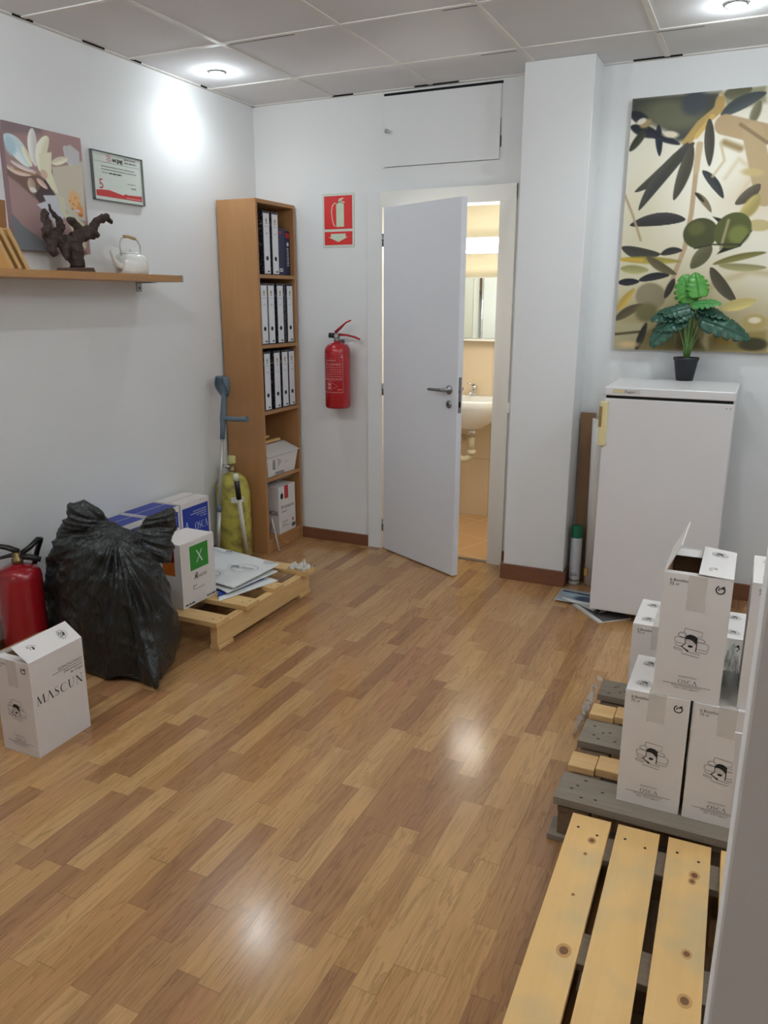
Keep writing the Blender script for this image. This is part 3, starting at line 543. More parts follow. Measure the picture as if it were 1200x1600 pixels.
# basin
porc = mat('porcelain', (240, 240, 236), .12, var=.005)
sink = thing('washbasin', (1.12, .999, .86), 'white porcelain washbasin on the washroom wall', 'washbasin')
def dring(ax, ay, z, n=36):
    out = []
    for k in range(n):
        a = 2*PI*k/n; x = ax*math.copysign(abs(math.cos(a))**.8, math.cos(a)); y = ay*math.sin(a)
        out.append((x, min(-.002, -.19+y) if y > 0 else -.19+y, z))
    return out
m = MB(); R = [dring(.07, .05, -.20), dring(.12, .10, -.18), dring(.20, .15, -.12), dring(.255, .19, -.04), dring(.262, .198, 0), dring(.255, .192, .012), dring(.235, .170, .010), dring(.21, .145, -.01), dring(.17, .11, -.07), dring(.09, .06, -.11), dring(.02, .02, -.115)]
m.ring_loft(R, porc); m.box(-.20, .20, -.075, -.001, -.03, .012, porc); m.build('basin', sink, bevel=0)
m = MB(); m.tube([(-.01, -.05, .01), (-.01, -.05, .055)], .018, chrome, 16); m.tube([(-.01, -.05, .04), (-.012, -.10, .045), (-.014, -.14, .03)], [.012, .011, .010], chrome, 12); m.tube([(-.01, -.05, .055), (-.01, -.052, .085)], [.016, .019], chrome, 16); m.tube([(-.01, -.05, .088), (-.045, -.09, .10)], [.007, .006], chrome, 8); m.build('tap', sink)
m = MB(); m.lathe([(.012, 0), (.012, .002)], dark_gap, (0, -.085, -.045), Matrix.Rotation(-1.0, 4, 'X'), 16); m.build('overflow', sink)
pvc = mat('pvc_pipe', (226, 216, 190), .4)
m = MB(); m.tube([(.03, -.19, -.19), (.03, -.19, -.25)], .028, chrome, 18); m.tube([(.03, -.19, -.25), (.03, -.19, -.34)], .021, pvc, 16)
arc = [(.03-.055+.055*math.cos(a), -.19, -.36-.055*math.sin(a)) for a in [PI*k/8 for k in range(9)]]
m.tube([(.03, -.19, -.34)]+arc+[(-.08, -.19, -.33), (-.09, -.15, -.30), (-.095, -.01, -.29)], .023, pvc, 14); m.tube([(.03, -.19, -.345), (.03, -.19, -.375)], .029, pvc, 16); m.build('trap', sink, label='cream plastic waste trap')
cab = thing('mirror_cabinet', (.72, .999, 1.262), 'white mirrored cabinet above the washbasin', 'cabinet')
m = MB(); m.box(0, .68, -.11, 0, .0, .402, frame_m); m.box(-.004, .684, -.135, 0, -.012, 0, frame_m); m.build('body', cab, bevel=.001)
mir = mat('mirror_glass', (225, 235, 232), .03, 1, var=0)
for x0, x1 in ((.004, .452), (.459, .676)):
    m = MB(); m.box(x0, x1, -.122, -.1105, .006, .396, mir); m.build('mirror_door', cab, bevel=.001)
wlt = thing('wall_light', (.80, .999, 1.865), 'bright white tube light above the washroom mirror', 'light')
m = MB(); m.box(0, .62, -.0575, 0, -.055, .055, frame_m); m.box(0, .62, -.068, -.0576, .0475, .055, frame_m); m.box(0, .62, -.068, -.0576, -.055, -.0475, frame_m); m.build('housing', wlt)
m = MB(); m.box(.008, .612, -.0605, -.058, -.047, .047, emis('tube_glow', (1, .97, .90), 20)); m.build('diffuser', wlt)

# ceiling downlights
bulb = emis('halogen_glow', (.9, .97, 1), 40)
def downlight(x, y, label):
    t = thing('downlight', (x, y, H-.004), label, 'light', 'round ceiling downlights')
    m = MB(); m.lathe([(.046, .003), (.046, -.002), (.041, -.006), (.036, -.003), (.034, .003)], steel, seg=28, cap0=False, cap1=False); m.build('trim_ring', t)
    m = MB(); m.lathe([(.033, .003), (.031, -.007), (.018, -.014)], bulb, seg=20); m.build('bulb', t)
downlight(.256, -.691, 'lit round downlight in the ceiling tile near the left wall')
downlight(2.646, -.625, 'lit round downlight above the olive picture at the right')

# ================================================================== THINGS ON THE LEFT WALL
vc_canvas = vc_mat('printed_canvas', .6, .2)
canvas_edge = mat('canvas_edge', (120, 96, 98), .8)
p = thing('flower_picture', (0, -1.835, 2.21), 'mauve canvas picture of white flowers above the wall shelf', 'picture')
m = MB(); m.box(.001, .0292, 0, .413, -.493, 0, canvas_edge); m.build('canvas_frame', p, bevel=.001)
painted('canvas_print', .413, .493, .002, (146, 120, 118), FLOWER, (.0298, 0, 0), (0, 1, 0), (0, 0, -1), vc_canvas, p, gain=1.4, pw=.55, bs=2.0)
ct = thing('framed_certificate', (0, -1.347, 2.181), 'small framed certificate with a red band beside the flower picture', 'certificate')
fr = mat('grey_frame', (120, 124, 120), .4, .2)
m = MB(); CW, CH = .335, .216
for a in ((0, CW, 0, -.004), (0, CW, -CH+.004, -CH)): m.box(.001, .018, a[0], a[1], a[3], a[2], fr)
m.box(.001, .018, 0, .004, -CH, 0, fr); m.box(.001, .018, CW-.004, CW, -CH, 0, fr); m.build('frame', ct, bevel=.0008)
m = MB(); m.box(.002, .010, .005, CW-.005, -CH+.005, -.005, mat('certificate_paper', (214, 222, 214), .3)); sheet_o = m.build('sheet', ct)
cink = mat('certificate_ink', (128, 132, 130), .6); D = Decal((.0101, 0, 0), (0, 1, 0), (0, 0, -1)); redc = mat('certificate_red', (200, 62, 62), .5); pk = mat('certificate_pink', (214, 150, 150), .5)
for i in range(5):
    for j in range(5):
        if (i*3+j*2) % 4: D.rect(.096+i*.0066, .010+j*.0066, .101+i*.0066, .0155+j*.0066, pk)
[D.text('acpg', .133+q, .036, .019, mat('certificate_grey', (50, 60, 60), .6), width=.068) for q in (0, .0015, .003)]
D.fine(.212, .018, .292, .006, cink, seed=1); D.fine(.212, .032, .296, .007, cink, seed=2)
D.rect(.015, .045, .315, .0465, cink)
D.fine(.06, .064, .28, .004, cink, seed=3); D.fine(.06, .077, .29, .004, cink, seed=4); D.fine(.06, .091, .105, .003, cink, seed=5); D.fine(.108, .091, .19, .006, ink_soft, seed=6)
D.text('5', .038, .164, .044, redc, l=0); D.fine(.225, .125, .28, .003, cink, seed=7); D.fine(.25, .143, .282, .006, cink, seed=8)
D.poly([(.016, .172), (.05, .168), (.10, .166), (.15, .174), (.19, .180), (.208, .172), (.22, .176), (.32, .172), (.32, .197), (.016, .197)][::-1], redc, 1)
D.fine(.21, .190, .315, .003, mat('certificate_light', (225, 190, 188), .5), 3, seed=9)
D.build('certificate_print', sheet_o)

sh = thing('wall_shelf', (0, -1.06, 1.63), 'long oak shelf board on metal brackets along the left wall', 'shelf')
m = MB(); m.box(.001, .262, -1.75, -.012, -.030, 0, shelf_m); m.build('board', sh, bevel=.001)
m = MB(); m.box(0.001, .264, -.0115, 0, -.031, .001, mat('aluminium', (168, 168, 166), .35, .8)); m.build('end_cap', sh, bevel=.001)
for yb in (-.045, -1.35):
    m = MB(); m.box(.001, .005, yb, yb+.035, -.075, -.031, steel); m.box(.001, .10, yb, yb+.035, -.0345, -.031, steel); m.lathe([(.004, 0), (.004, .003)], dark_gap, (0,0,0), Matrix.Translation((.005, yb+.018, -.058)) @ Matrix.Rotation(PI/2, 4, 'Y'), 8); m.build('bracket', sh)
SZ = 1.630
# pieces on the shelf
wp = wood('brown_board', (156, 108, 62), (140, 92, 50), 2, 20, 2, .5)
m = MB(); m.hexa([(.11, -2.16, SZ), (.13, -2.16, SZ), (.13, -1.962, SZ), (.11, -1.962, SZ), (.11, -2.16, SZ+.262), (.13, -2.16, SZ+.262), (.13, -1.948, SZ+.262), (.11, -1.948, SZ+.262)], wp)
tag(m.build('wooden_board', bevel=.001), 'brown wooden board standing upright at the left end of the shelf', 'board')
yb_m = mat('yellow_wood', (202, 164, 108), .5, var=.1)
for k in range(3):
    y0 = -2.045+k*.036
    m = MB(); m.hexa([(.135, y0, SZ+.0005), (.235, y0, SZ+.0005), (.235, y0+.016, SZ+.004), (.135, y0+.016, SZ+.004), (.135, y0-.075, SZ+.145), (.235, y0-.075, SZ+.145), (.235, y0-.059, SZ+.149), (.135, y0-.059, SZ+.149)], yb_m)
    tag(m.build('leaning_slat', bevel=.0008), ('front-most to the camera', 'middle one', 'one nearest the twisted vine root')[k] and ['left of three yellow slats leaning on the shelf board', 'middle of three yellow slats leaning on the shelf board', 'right of three yellow slats leaning on the shelf, nearest the vine root'][k], 'slat', 'yellow slats leaning on the shelf')
# old vine root
bark = mat('vine_bark', (62, 48, 42), .85, var=.35, vscale=40, bump=.9, bscale=90)
vt = thing('vine_root', (.13, -1.61, SZ), 'dark twisted old vine root standing on the wall shelf', 'ornament')
m = MB()
def V_(l): return [(x-.13, y+1.61, z-SZ) for x, y, z in l]
m.tube(V_([(.13, -1.61, 1.65), (.13, -1.61, 1.69), (.13, -1.612, 1.73), (.12, -1.625, 1.765)]), [.034, .034, .034, .034], bark, 10)
m.tube(V_([(.12, -1.60, 1.745), (.12, -1.585, 1.78), (.14, -1.54, 1.80), (.15, -1.51, 1.80)]), [.03, .03, .03, .026], bark, 10)
m.tube(V_([(.14, -1.52, 1.805), (.14, -1.50, 1.83), (.14, -1.48, 1.85), (.14, -1.44, 1.872), (.14, -1.41, 1.874), (.14, -1.385, 1.850)]), [.02, .02, .018, .017, .016, .007], bark, 10)
m.tube(V_([(.14, -1.50, 1.795), (.14, -1.475, 1.798)]), [.018, .014], bark, 10)
m.tube(V_([(.12, -1.62, 1.76), (.11, -1.66, 1.75), (.11, -1.70, 1.765), (.11, -1.735, 1.78), (.12, -1.75, 1.80)]), [.032, .030, .028, .026, .022], bark, 10)
m.tube(V_([(.12, -1.745, 1.79), (.12, -1.74, 1.825), (.12, -1.752, 1.85), (.12, -1.745, 1.885)]), [.022, .019, .017, .010], bark, 10)
m.tube(V_([(.11, -1.70, 1.775), (.10, -1.665, 1.80), (.10, -1.65, 1.82), (.10, -1.66, 1.85), (.10, -1.69, 1.87), (.10, -1.705, 1.905)]), [.022, .022, .019, .014, .012, .007], bark, 10)
m.tube(V_([(.12, -1.575, 1.79), (.13, -1.58, 1.82), (.13, -1.615, 1.845), (.13, -1.63, 1.85)]), [.022, .020, .018, .014], bark, 10)
m.tube(V_([(.12, -1.72, 1.77), (.12, -1.73, 1.72), (.12, -1.715, 1.695)]), [.025, .020, .016], bark, 10)
m.tube(V_([(.13, -1.67, 1.75), (.14, -1.675, 1.70), (.14, -1.67, 1.68)]), [.024, .020, .014], bark, 10)
o = m.build('trunk', vt)
voxelize(o, .005, 2, lambda c, n: c + n*(noise.noise(c*45)*.009+noise.noise(c*110)*.004+abs(noise.noise(Vector((c.x*30, c.y*30, c.z*9))))*.006-.002))
m = MB(); m.hexa([(-.05, -.075, 0), (.05, -.075, 0), (.05, .06, 0), (-.05, .06, 0), (-.045, -.07, .018), (.045, -.07, .018), (.045, .055, .022), (-.045, .055, .022)], wood('root_plinth', (96, 66, 44), (60, 40, 28), 1, 30, 4, .8)); m.build('plinth', vt, bevel=.003)
# kettle
en = mat('white_enamel', (226, 226, 222), .18, var=.02, coat=.4)
kt = thing('kettle', (.13, -1.268, SZ), 'small white enamel kettle with a hoop handle on the shelf', 'kettle')
m = MB(); m.lathe([(.066, 0), (.072, .004), (.077, .02), (.079, .048), (.075, .072), (.064, .086), (.054, .092), (.050, .094)], en, seg=36); m.build('body', kt)
m = MB(); m.lathe([(.051, .0945), (.050, .098), (.03, .103), (.004, .105)], en, seg=30); m.lathe([(.004, .104), (.008, .107), (.007, .112), (.002, .115)], en, seg=14); m.build('lid', kt)
m = MB(); m.tube([(0, -.070, .032), (0, -.098, .045), (0, -.115, .068), (0, -.125, .092), (0, -.134, .100)], [.020, .015, .010, .008, .008], en, 14); m.build('spout', kt)
wire = mat('handle_wire', (196, 196, 190), .3, .5)
m = MB(); m.tube([(0, -.062, .082), (0, -.068, .12), (0, -.064, .150), (0, -.045, .168), (0, .0, .170), (0, .045, .160), (0, .066, .135), (0, .066, .105), (0, .062, .082)], .0038, wire, 10); m.build('handle', kt)
m = MB(); m.tube([(0, -.040, .1695), (0, -.01, .172), (0, .035, .164)], .0075, mat('cane_grip', (176, 150, 104), .6), 10); m.build('grip', kt, label='wooden grip')

# ================================================================== BOOKCASE AND BINDERS
bc = thing('bookcase', (.016, -.428, 0), 'tall narrow beech bookcase in the back left corner', 'bookcase')
BW, BD, BH = .412, .262, 2.056
for nm, y0 in (('side_panel', 0), ('side_panel', BW-.018)):
    m = MB(); m.box(0, BD, y0, y0+.018, 0, BH, bookcase_m); m.build(nm, bc, bevel=.0008)
m = MB(); m.box(0, BD, .0182, BW-.0182, BH-.020, BH, bookcase_h); m.build('top_panel', bc, bevel=.0008)
m = MB(); m.box(.001, .006, .0182, BW-.0182, .06, BH-.0202, bookcase_m); m.build('back_panel', bc)
SH = [1.655, 1.262, .876, .468, .088]
for z in SH:
    m = MB(); m.box(.0062, BD-.002, .0182, BW-.0182, z-.020, z, bookcase_h); m.build('shelf', bc, bevel=.0008)
m = MB(); m.box(BD-.03, BD-.012, .0182, BW-.0182, 0, .0675, bookcase_h); m.build('plinth', bc)
marble, nt, b = newmat('marbled_board')
tc = nt.nodes.new('ShaderNodeTexCoord'); n = nt.nodes.new('ShaderNodeTexNoise'); n.inputs['Scale'].default_value = 55; n.inputs['Detail'].default_value = 4; n.inputs['Distortion'].default_value = 1.5
rp = nt.nodes.new('ShaderNodeValToRGB'); rp.color_ramp.elements[0].position = .55; rp.color_ramp.elements[0].color = (.012, .014, .022, 1); rp.color_ramp.elements[1].position = .72; rp.color_ramp.elements[1].color = (.30, .32, .38, 1)
nt.links.new(tc.outputs['Object'], n.inputs[0]); nt.links.new(n.outputs[0], rp.inputs[0]); nt.links.new(rp.outputs[0], b.inputs[0]); b.inputs['Roughness'].default_value = .45
gold = mat('gold_mark', (176, 150, 84), .5)
def binder(bw, lw, labels=True):
    """local: spine faces +x at x = 0, body goes back to -.245; y centred"""
    hh = .345
    m = MB(); i0 = bw/2
    m.box(-.230, -.002, -i0, -i0+.003, 0, hh, marble); m.box(-.230, -.002, i0-.003, i0, 0, hh, marble); m.box(-.004, 0, -i0, i0, 0, hh, marble); m.box(-.228, -.005, -i0+.004, i0-.004, .006, hh-.012, paper)
    r = m.build('ring_binder', bevel=.001)
    if labels:
        m = MB(); m.box(.0001, .0012, -lw/2, lw/2, .006, hh-.012, mat('binder_label', (232, 234, 238), .5)); m.build('spine_label', r)
        D = Decal((.0013, -lw/2, hh-.012), (0, 1, 0), (0, 0, -1), .0004)
        D.ell(lw*.5, .038, .008, .008, gold); D.rect(lw*.5-.006, .028, lw*.5+.006, .033, gold); D.ell(lw*.5, .052, .006, .006, gold)
        D.fine(lw*.25, .070, lw*.75, .002, ink_soft, seed=3); D.text('A-Z', lw*.5, .112, .009, ink_soft, align='c'); D.fine(lw*.5, .315, lw*.85, .008, ink_soft, seed=5); D.build('spine_print', r)
        m = MB(); m.lathe([(.0125, 0), (.0125, .0008), (.0095, .0009)], black_m, (0,0,0), Matrix.Translation((.0013, 0, .090)) @ Matrix.Rotation(PI/2, 4, 'Y'), 20); m.build('finger_hole', r)
    return r
BG = 'white spined ring binders in the bookcase'
b0 = binder(.074, .060)
rows = [(1.655, [-.303, -.214], ['left of two white ring binders on the top bookcase shelf', 'right of two white ring binders on the top shelf, beside a blue book']),
        (1.262, [-.3525, -.2775, -.181, -.0725], ['leftmost white ring binder on the second bookcase shelf', 'second white ring binder from the left on the second shelf', 'third white ring binder from the left on the second shelf', 'rightmost white ring binder on the second bookcase shelf']),
        (.876, [-.344, -.238, -.1500, -.0725], ['leftmost white ring binder on the third shelf down', 'second white ring binder from the left on the third shelf down', 'third white ring binder from the left on the third shelf down', 'rightmost white ring binder on the third shelf down'])]
first = True
for z, ys, labs in rows:
    for y, lb in zip(ys, labs):
        if first: tag(b0, lb, 'binder', BG); b0.location = (.262, y, z+.0005); first = False
        else: o = dup(b0, (.262, y, z+.0005), (0, 0, random.uniform(-.002, .002)), lb, BG)
for y, z, lb in ((-.1265, 1.262, 'black marbled binder without a label on the second shelf'),):
    o = binder(.031, .03, False); tag(o, lb, 'binder'); o.location = (.258, y, z+.0005)
navy = mat('navy_cover', (30, 36, 74), .35, var=.1)
for (y, w_, h_, lb, title) in ((-.131, .086, .268, 'thick navy book beside the binders on the top shelf', 0), (-.0605, .050, .255, 'slimmer navy book with red spine top, at the top shelf right end', 1)):
    m = MB(); m.box(-.19, 0, -w_/2, w_/2, 0, h_, navy); o = m.build('dictionary', bevel=.002); m = MB(); m.box(-.185, -.006, -w_/2+.004, w_/2-.004, .0, h_+.001, paper)
    D = Decal((0, -w_/2, h_), (0, 1, 0), (0, 0, -1), .0005)
    if title: D.rect(w_*.1, .012, w_*.9, .040, red_print); D.fine(w_*.3, .075, w_*.7, .02, white_ink); [D.fine(w_*.3, .10+.012*k, w_*.7, .005, white_ink, seed=k) for k in range(9)]
    else: D.rect(w_*.25, .02, w_*.55, .035, red_print); D.rect(w_*.2, h_-.04, w_*.65, h_-.022, paper); D.fine(w_*.22, h_-.031, w_*.62, .006, black_m, 1)
    m.bm.free(); D.build('spine_print', o); tag(o, lb, 'book'); o.location = (.250, y, 1.6555)
# crumpled carton on the fourth shelf
m = MB(); z0 = .4685
P = [(.075, -.395, z0), (.262, -.372, z0), (.270, -.085, z0), (.08, -.085, z0), (.075, -.405, z0+.155), (.268, -.392, z0+.128), (.285, -.060, z0+.132), (.08, -.075, z0+.165)]
m.hexa(P, carton); o = m.build('crumpled_carton', bevel=.004); o.location = (0, 0, 0)
m = MB(); m.sheet([(.278, -.398, z0+.128), (.292, -.056, z0+.132), (.19, -.07, z0+.178), (.18, -.37, z0+.180)], .003, carton); m.build('lid_flap', o)
m = MB(); m.sheet([(.09, -.07, z0+.170), (.09, -.40, z0+.160), (.179, -.372, z0+.181), (.189, -.072, z0+.179)], .003, carton); m.build('lid_flap', o)
n3 = Vector((.262, -.372, z0+.128)); D = Decal((.2665, -.392, z0+.128), (.012, .30, 0), (-.003, .01, -.128), .002)
for k in range(9): D.rect(.055+.0, .025+k*.007, .082, .0282+k*.007, black_m)
D.rect(.105, .012, .107, .09, ink_soft)
for k in range(4): D.rect(.115+k*.009, .014, .118+k*.009, .07-.006*k, ink_soft)
D.ell(.20, .05, .008, .006, black_m); D.fine(.08, .108, .17, .005, black_m, seed=3); D.fine(.07, .118, .18, .004, black_m, seed=4); D.rect(.225, .01, .240, .02, black_m)
D.build('carton_print', o); tag(o, 'crumpled white carton with a barcode on the fourth bookcase shelf', 'box')
for k, (x, dz) in enumerate(((.150, .0), (.115, .0))):
    m = MB(); m.box(x+.03, x+.055, -.405, -.14-.07*k, z0+.196+k*.022, z0+.210+k*.022, pale_y)
    tag(m.build('wooden_stick', bevel=.001), ['longer pale wooden stick lying on the crumpled carton', 'shorter pale wooden stick behind the longer one on the carton'][k], 'stick', 'wooden sticks on the crumpled carton')
# white and red wine carton on the lowest shelf
m = MB(); z0 = .0885; m.box(.085, .272, -.285, -.092, z0, z0+.302, carton); o = m.build('wine_carton', bevel=.002)
m = MB(); m.sheet([(.16, -.285, z0+.304), (.262, -.285, z0+.345), (.262, -.12, z0+.345), (.16, -.12, z0+.304)], .002, carton); m.build('flap', o)
D = Decal((.2725, -.285, z0+.302), (0, 1, 0), (0, 0, -1)); D.rect(.065, .0, .11, .085, red_print); D.ell(.035, .062, .016, .020, black_m)
D.text('Primicia', .025, .145, .022, ink_soft, width=.15); D.fine(.03, .165, .09, .004, ink_soft); D.text('CRIANZA', .03, .235, .010, ink_soft, width=.065); D.fine(.03, .25, .085, .004, ink_soft, seed=4); D.fine(.03, .262, .12, .003, ink_soft, seed=5); D.rect(.15, .225, .165, .245, red_print); D.rect(.145, .26, .185, .285, ink_soft)
D.build('carton_print', o)
D = Decal((.085, -.2855, z0+.302), (1, 0, 0), (0, 0, -1)); D.text('Primicia', .018, .180, .040, black_m, width=.16); D.build('side_print', o)
tag(o, 'white wine carton with a red tab on the lowest bookcase shelf', 'box')
m = MB(); m.tube([(.18, -.33, .0925), (.24, -.34, .12), (.275, -.375, .225), (.284, -.385, .21), (.296, -.375, .13), (.302, -.36, .06), (.304, -.352, .006), (.302, -.335, .005)], .005, mat('cable_white', (206, 200, 196), .4), 8)
tag(m.build('cable'), 'white cable hanging out of the lowest bookcase shelf to the floor', 'cable')
m = MB(); m.tube([(.15, -.36, .0945), (.22, -.365, .16), (.27, -.378, .20), (.288, -.38, .15), (.31, -.30, .05), (.325, -.27, .05), (.31, -.235, .005), (.30, -.2, .004)], .0025, mat('cable_yellow', (196, 160, 90), .4), 8)
tag(m.build('thin_cord'), 'thin yellowish cord looping down in front of the bookcase plinth', 'cord')

# ================================================================== CORNER CLUTTER BY THE BOOKCASE
crm = mat('crutch_grey', (96, 112, 124), .5, var=.05); alu = mat('tube_aluminium', (190, 190, 184), .35, .5)
cr = thing('crutch', (.12, -.735, .0), 'grey forearm crutch leaning in the corner against the bookcase', 'crutch')
A0 = Vector((.0, .0, .012)); B0 = Vector((.0, .116, .757)); up_ = (B0-A0).normalized()
m = MB(); m.tube([A0+up_*.03, A0+up_*.33], .0125, alu, 16); m.build('lower_tube', cr)
m = MB(); m.tube([A0+up_*.31, B0+up_*.02], .0105, alu, 16); m.tube([A0+up_*.31, A0+up_*.345], .0145, crm, 16); m.build('shaft', cr)
m = MB(); m.lathe([(.018, 0), (.020, .01), (.014, .03), (.013, .045)], black_plastic, A0, seg=16); m.build('rubber_foot', cr)
m = MB(); m.tube([B0-up_*.02, B0+up_*.05, B0+up_*.10, B0+up_*.17, B0+up_*.24], [.0145, .0155, .020, .017, .016], crm, 14)
HB = B0+up_*.095; m.tube([HB, HB+Vector((.03, -.0, .006)), HB+Vector((.08, -.001, .004)), HB+Vector((.155, -.002, .010)), HB+Vector((.168, -.002, .012))], [.018, .015, .014, .015, .018], crm, 14); m.build('hand_grip', cr)
m = MB(); rings = []
for k in range(8):
    t = k/7; c = B0+up_*(.22+.12*t)+Vector((-.012*math.sin(t*1.5), -.015*t, 0)); rad = .022+.020*math.sin(t*PI*.8); row = []
    for j in range(15):
        a = math.radians(-150+300*j/14)*(.45+.45*min(1, t*1.6)); row.append(c+Vector((math.sin(a)*rad*1.1, .0+math.cos(a)*rad, 0)))
    rings.append(row)
m.ring_loft(rings, crm, closed=False); o = m.build('arm_cuff', cr); md = o.modifiers.new('thickness', 'SOLIDIFY'); md.thickness = .005

cyl_y, nt, b = newmat('old_yellow_paint')
tc = nt.nodes.new('ShaderNodeTexCoord'); n = nt.nodes.new('ShaderNodeTexNoise'); n.inputs['Scale'].default_value = 14; n.inputs['Detail'].default_value = 8
rp = nt.nodes.new('ShaderNodeValToRGB'); e = rp.color_ramp.elements; e[0].position = .34; e[0].color = (*s2l((132, 122, 62)), 1); e[1].position = .56; e[1].color = (*s2l((196, 186, 88)), 1)
nt.links.new(tc.outputs['Object'], n.inputs[0]); nt.links.new(n.outputs[0], rp.inputs[0]); nt.links.new(rp.outputs[0], b.inputs[0]); b.inputs['Roughness'].default_value = .5
cy = thing('gas_cylinder', (.1155, -.536, 0), 'old yellow gas cylinder standing between wall and bookcase', 'cylinder', rot=(math.radians(0), 0, 0))
m = MB(); m.lathe([(.085, .004), (.096, .015), (.100, .05), (.100, .40), (.094, .45), (.075, .49), (.045, .515), (.026, .52), (.024, .53)], cyl_y, seg=40); m.build('body', cy)
m = MB(); m.lathe([(.0235, .529), (.022, .545), (.016, .55), (.016, .575)], mat('brass', (150, 130, 96), .35, .8), seg=20); m.tube([(-.01, 0, .558), (-.045, -.022, .560)], .014, chrome, 14); m.tube([(-.0452, -.0222, .560), (-.047, -.0235, .560)], .008, dark_gap, 14); m.build('valve', cy)
m = MB(); m.lathe([(.020, .576), (.024, .58), (.024, .618), (.018, .624)], mat('cream_cap', (206, 198, 130), .5), seg=20); m.build('cap', cy)
m = MB(); rr = .1012
pts0 = [(rr*math.cos(a), rr*math.sin(a), .36) for a in [math.radians(-62+4*k) for k in range(12)]]; pts1 = [(x, y, .395) for x, y, z in pts0]
m.ring_loft([pts0, pts1], paper, closed=False); m.build('sticker', cy)
wsk = thing('walking_stick', (.262, -.695, 0), 'white stick with a black grip leaning beside the yellow cylinder', 'stick')
a0 = Vector((-.040, .120, .012)); a1 = Vector((-.008, .002, .545)); u_ = (a1-a0)
m = MB(); m.tube([a0, a0+u_*.74], .0125, mat('white_tube', (214, 210, 196), .4), 16); m.build('shaft', wsk)
m = MB(); m.tube([a0+u_*.735, a0+u_*.95], .0155, black_plastic, 16); m.build('grip', wsk)
m = MB(); m.tube([a0+u_*.95, a0+u_*1.02], [.015, .014], mat('white_cap', (222, 220, 206), .4), 16); m.build('end_cap', wsk)

# ------------------------------------------------------------------ red extinguishers
redp = mat('extinguisher_red', (168, 20, 30), .25, var=.05, coat=.3)
def ext_body(t, r, h, paint):
    m = MB(); m.lathe([(r*.93, 0), (r, .012), (r, h-.055), (r*.96, h-.032), (r*.80, h-.014), (r*.5, h-.003), (.022, h), (.020, h+.012)], paint, seg=44); return m.build('cylinder', t)
we = thing('fire_extinguisher', (.594, -.088, .885), 'red fire extinguisher hanging on the back wall under its sign', 'fire extinguisher', rz=math.radians(12))
we_c = ext_body(we, .077, .385, redp)
m = MB(); m.lathe([(.021, .39), (.021, .405), (.016, .410), (.016, .44)], steel, seg=18); m.tube([(0, 0, .425), (-.05, -.005, .428)], [.016, .015], black_plastic, 14); m.tube([(0, -.018, .425), (0, -.024, .425)], .012, chrome, 16); m.build('valve', we)
m = MB(); m.tube([(-.01, 0, .445), (.025, 0, .475), (.055, 0, .502), (.085, 0, .515)], [.016, .013, .008, .008], redp, 10, flat=.6); m.build('squeeze_lever', we)
m = MB(); m.tube([(.01, 0, .432), (.06, 0, .430), (.11, 0, .418), (.14, 0, .405)], [.012, .009, .009, .009], redp, 10, flat=.7); m.build('carry_handle', we)
def wrapped(parent, r, name, fn, m_):
    D = Decal((0, 0, 0), (1, 0, 0), (0, 0, -1), 0); fn(D); o = D.build(name)
    bm = bmesh.new(); bm.from_mesh(o.data); bmesh.ops.subdivide_edges(bm, edges=[e for e in bm.edges if e.calc_length() > .012], cuts=6, use_grid_fill=False)
    for v in bm.verts:
        a = v.co.x/r; lift = r+.0008-v.co.y; v.co = Vector((math.sin(a)*lift, -math.cos(a)*lift, v.co.z))
    mb = MB(); mb.bm.free(); mb.bm = bm; mb.mats = list(o.data.materials); merge_into(parent, mb); bpy.data.objects.remove(o)
lb_m = mat('extinguisher_print', (206, 150, 150), .5)
def f1(D):
    y = -.330
    D.rect(-.085, y+.008, .050, y+.026, lb_m); D.fine(-.078, y+.017, .045, .006, redp, 2)
    D.line([(-.085, y+.026), (-.085, y+.150), (.053, y+.150), (.053, y+.010)], .0025, lb_m)
    D.text('FLORMEX', -.055, y+.075, .013, lb_m, width=.10); D.fine(-.05, y+.045, .01, .004, lb_m, seed=2)
    for k in range(5): D.fine(-.075, y+.086+k*.013, .045, .002, lb_m, seed=9+k)
    D.line([(-.085, y+.158), (.054, y+.158), (.054, y+.232), (-.085, y+.232)], .003, lb_m, closed=True)
    D.line([(-.07, y+.195), (-.032, y+.165), (.022, y+.195), (-.032, y+.222)], .002, lb_m, closed=True)
    D.ell(-.032, y+.195, .013, .018, lb_m); D.ell(-.032, y+.196, .005, .009, redp, l=2); D.fine(-.055, y+.195, -.01, .004, redp, 3, seed=4); D.fine(.02, y+.215, .05, .004, lb_m, seed=4)
wrapped(we_c, .077, 'label_print', f1, lb_m)
m = MB(); m.box(-.02, .02, .0775, .086, .30, .40, steel); m.build('wall_bracket', we)
fe = thing('fire_extinguisher', (.205, -2.158, 0), 'dark red fire extinguisher with black handle on the floor by the bag', 'fire extinguisher', rz=math.radians(40))
redd = mat('extinguisher_dark_red', (150, 18, 28), .25, var=.06, coat=.3)
ext_body(fe, .088, .46, redd)
m = MB(); m.lathe([(.023, .468), (.023, .485), (.017, .49), (.017, .515)], mat('valve_brass', (140, 120, 80), .35, .7), seg=18); m.build('valve', fe)
m = MB(); m.tube([(.01, 0, .515), (-.03, 0, .535), (-.08, 0, .548), (-.115, 0, .562)], [.016, .016, .013, .010], black_plastic, 10, flat=.7); m.build('squeeze_lever', fe)
m = MB(); m.tube([(0, 0, .505), (-.04, 0, .498), (-.10, 0, .485), (-.14, 0, .470)], [.013, .010, .009, .008], black_plastic, 10, flat=.7); m.build('carry_handle', fe)
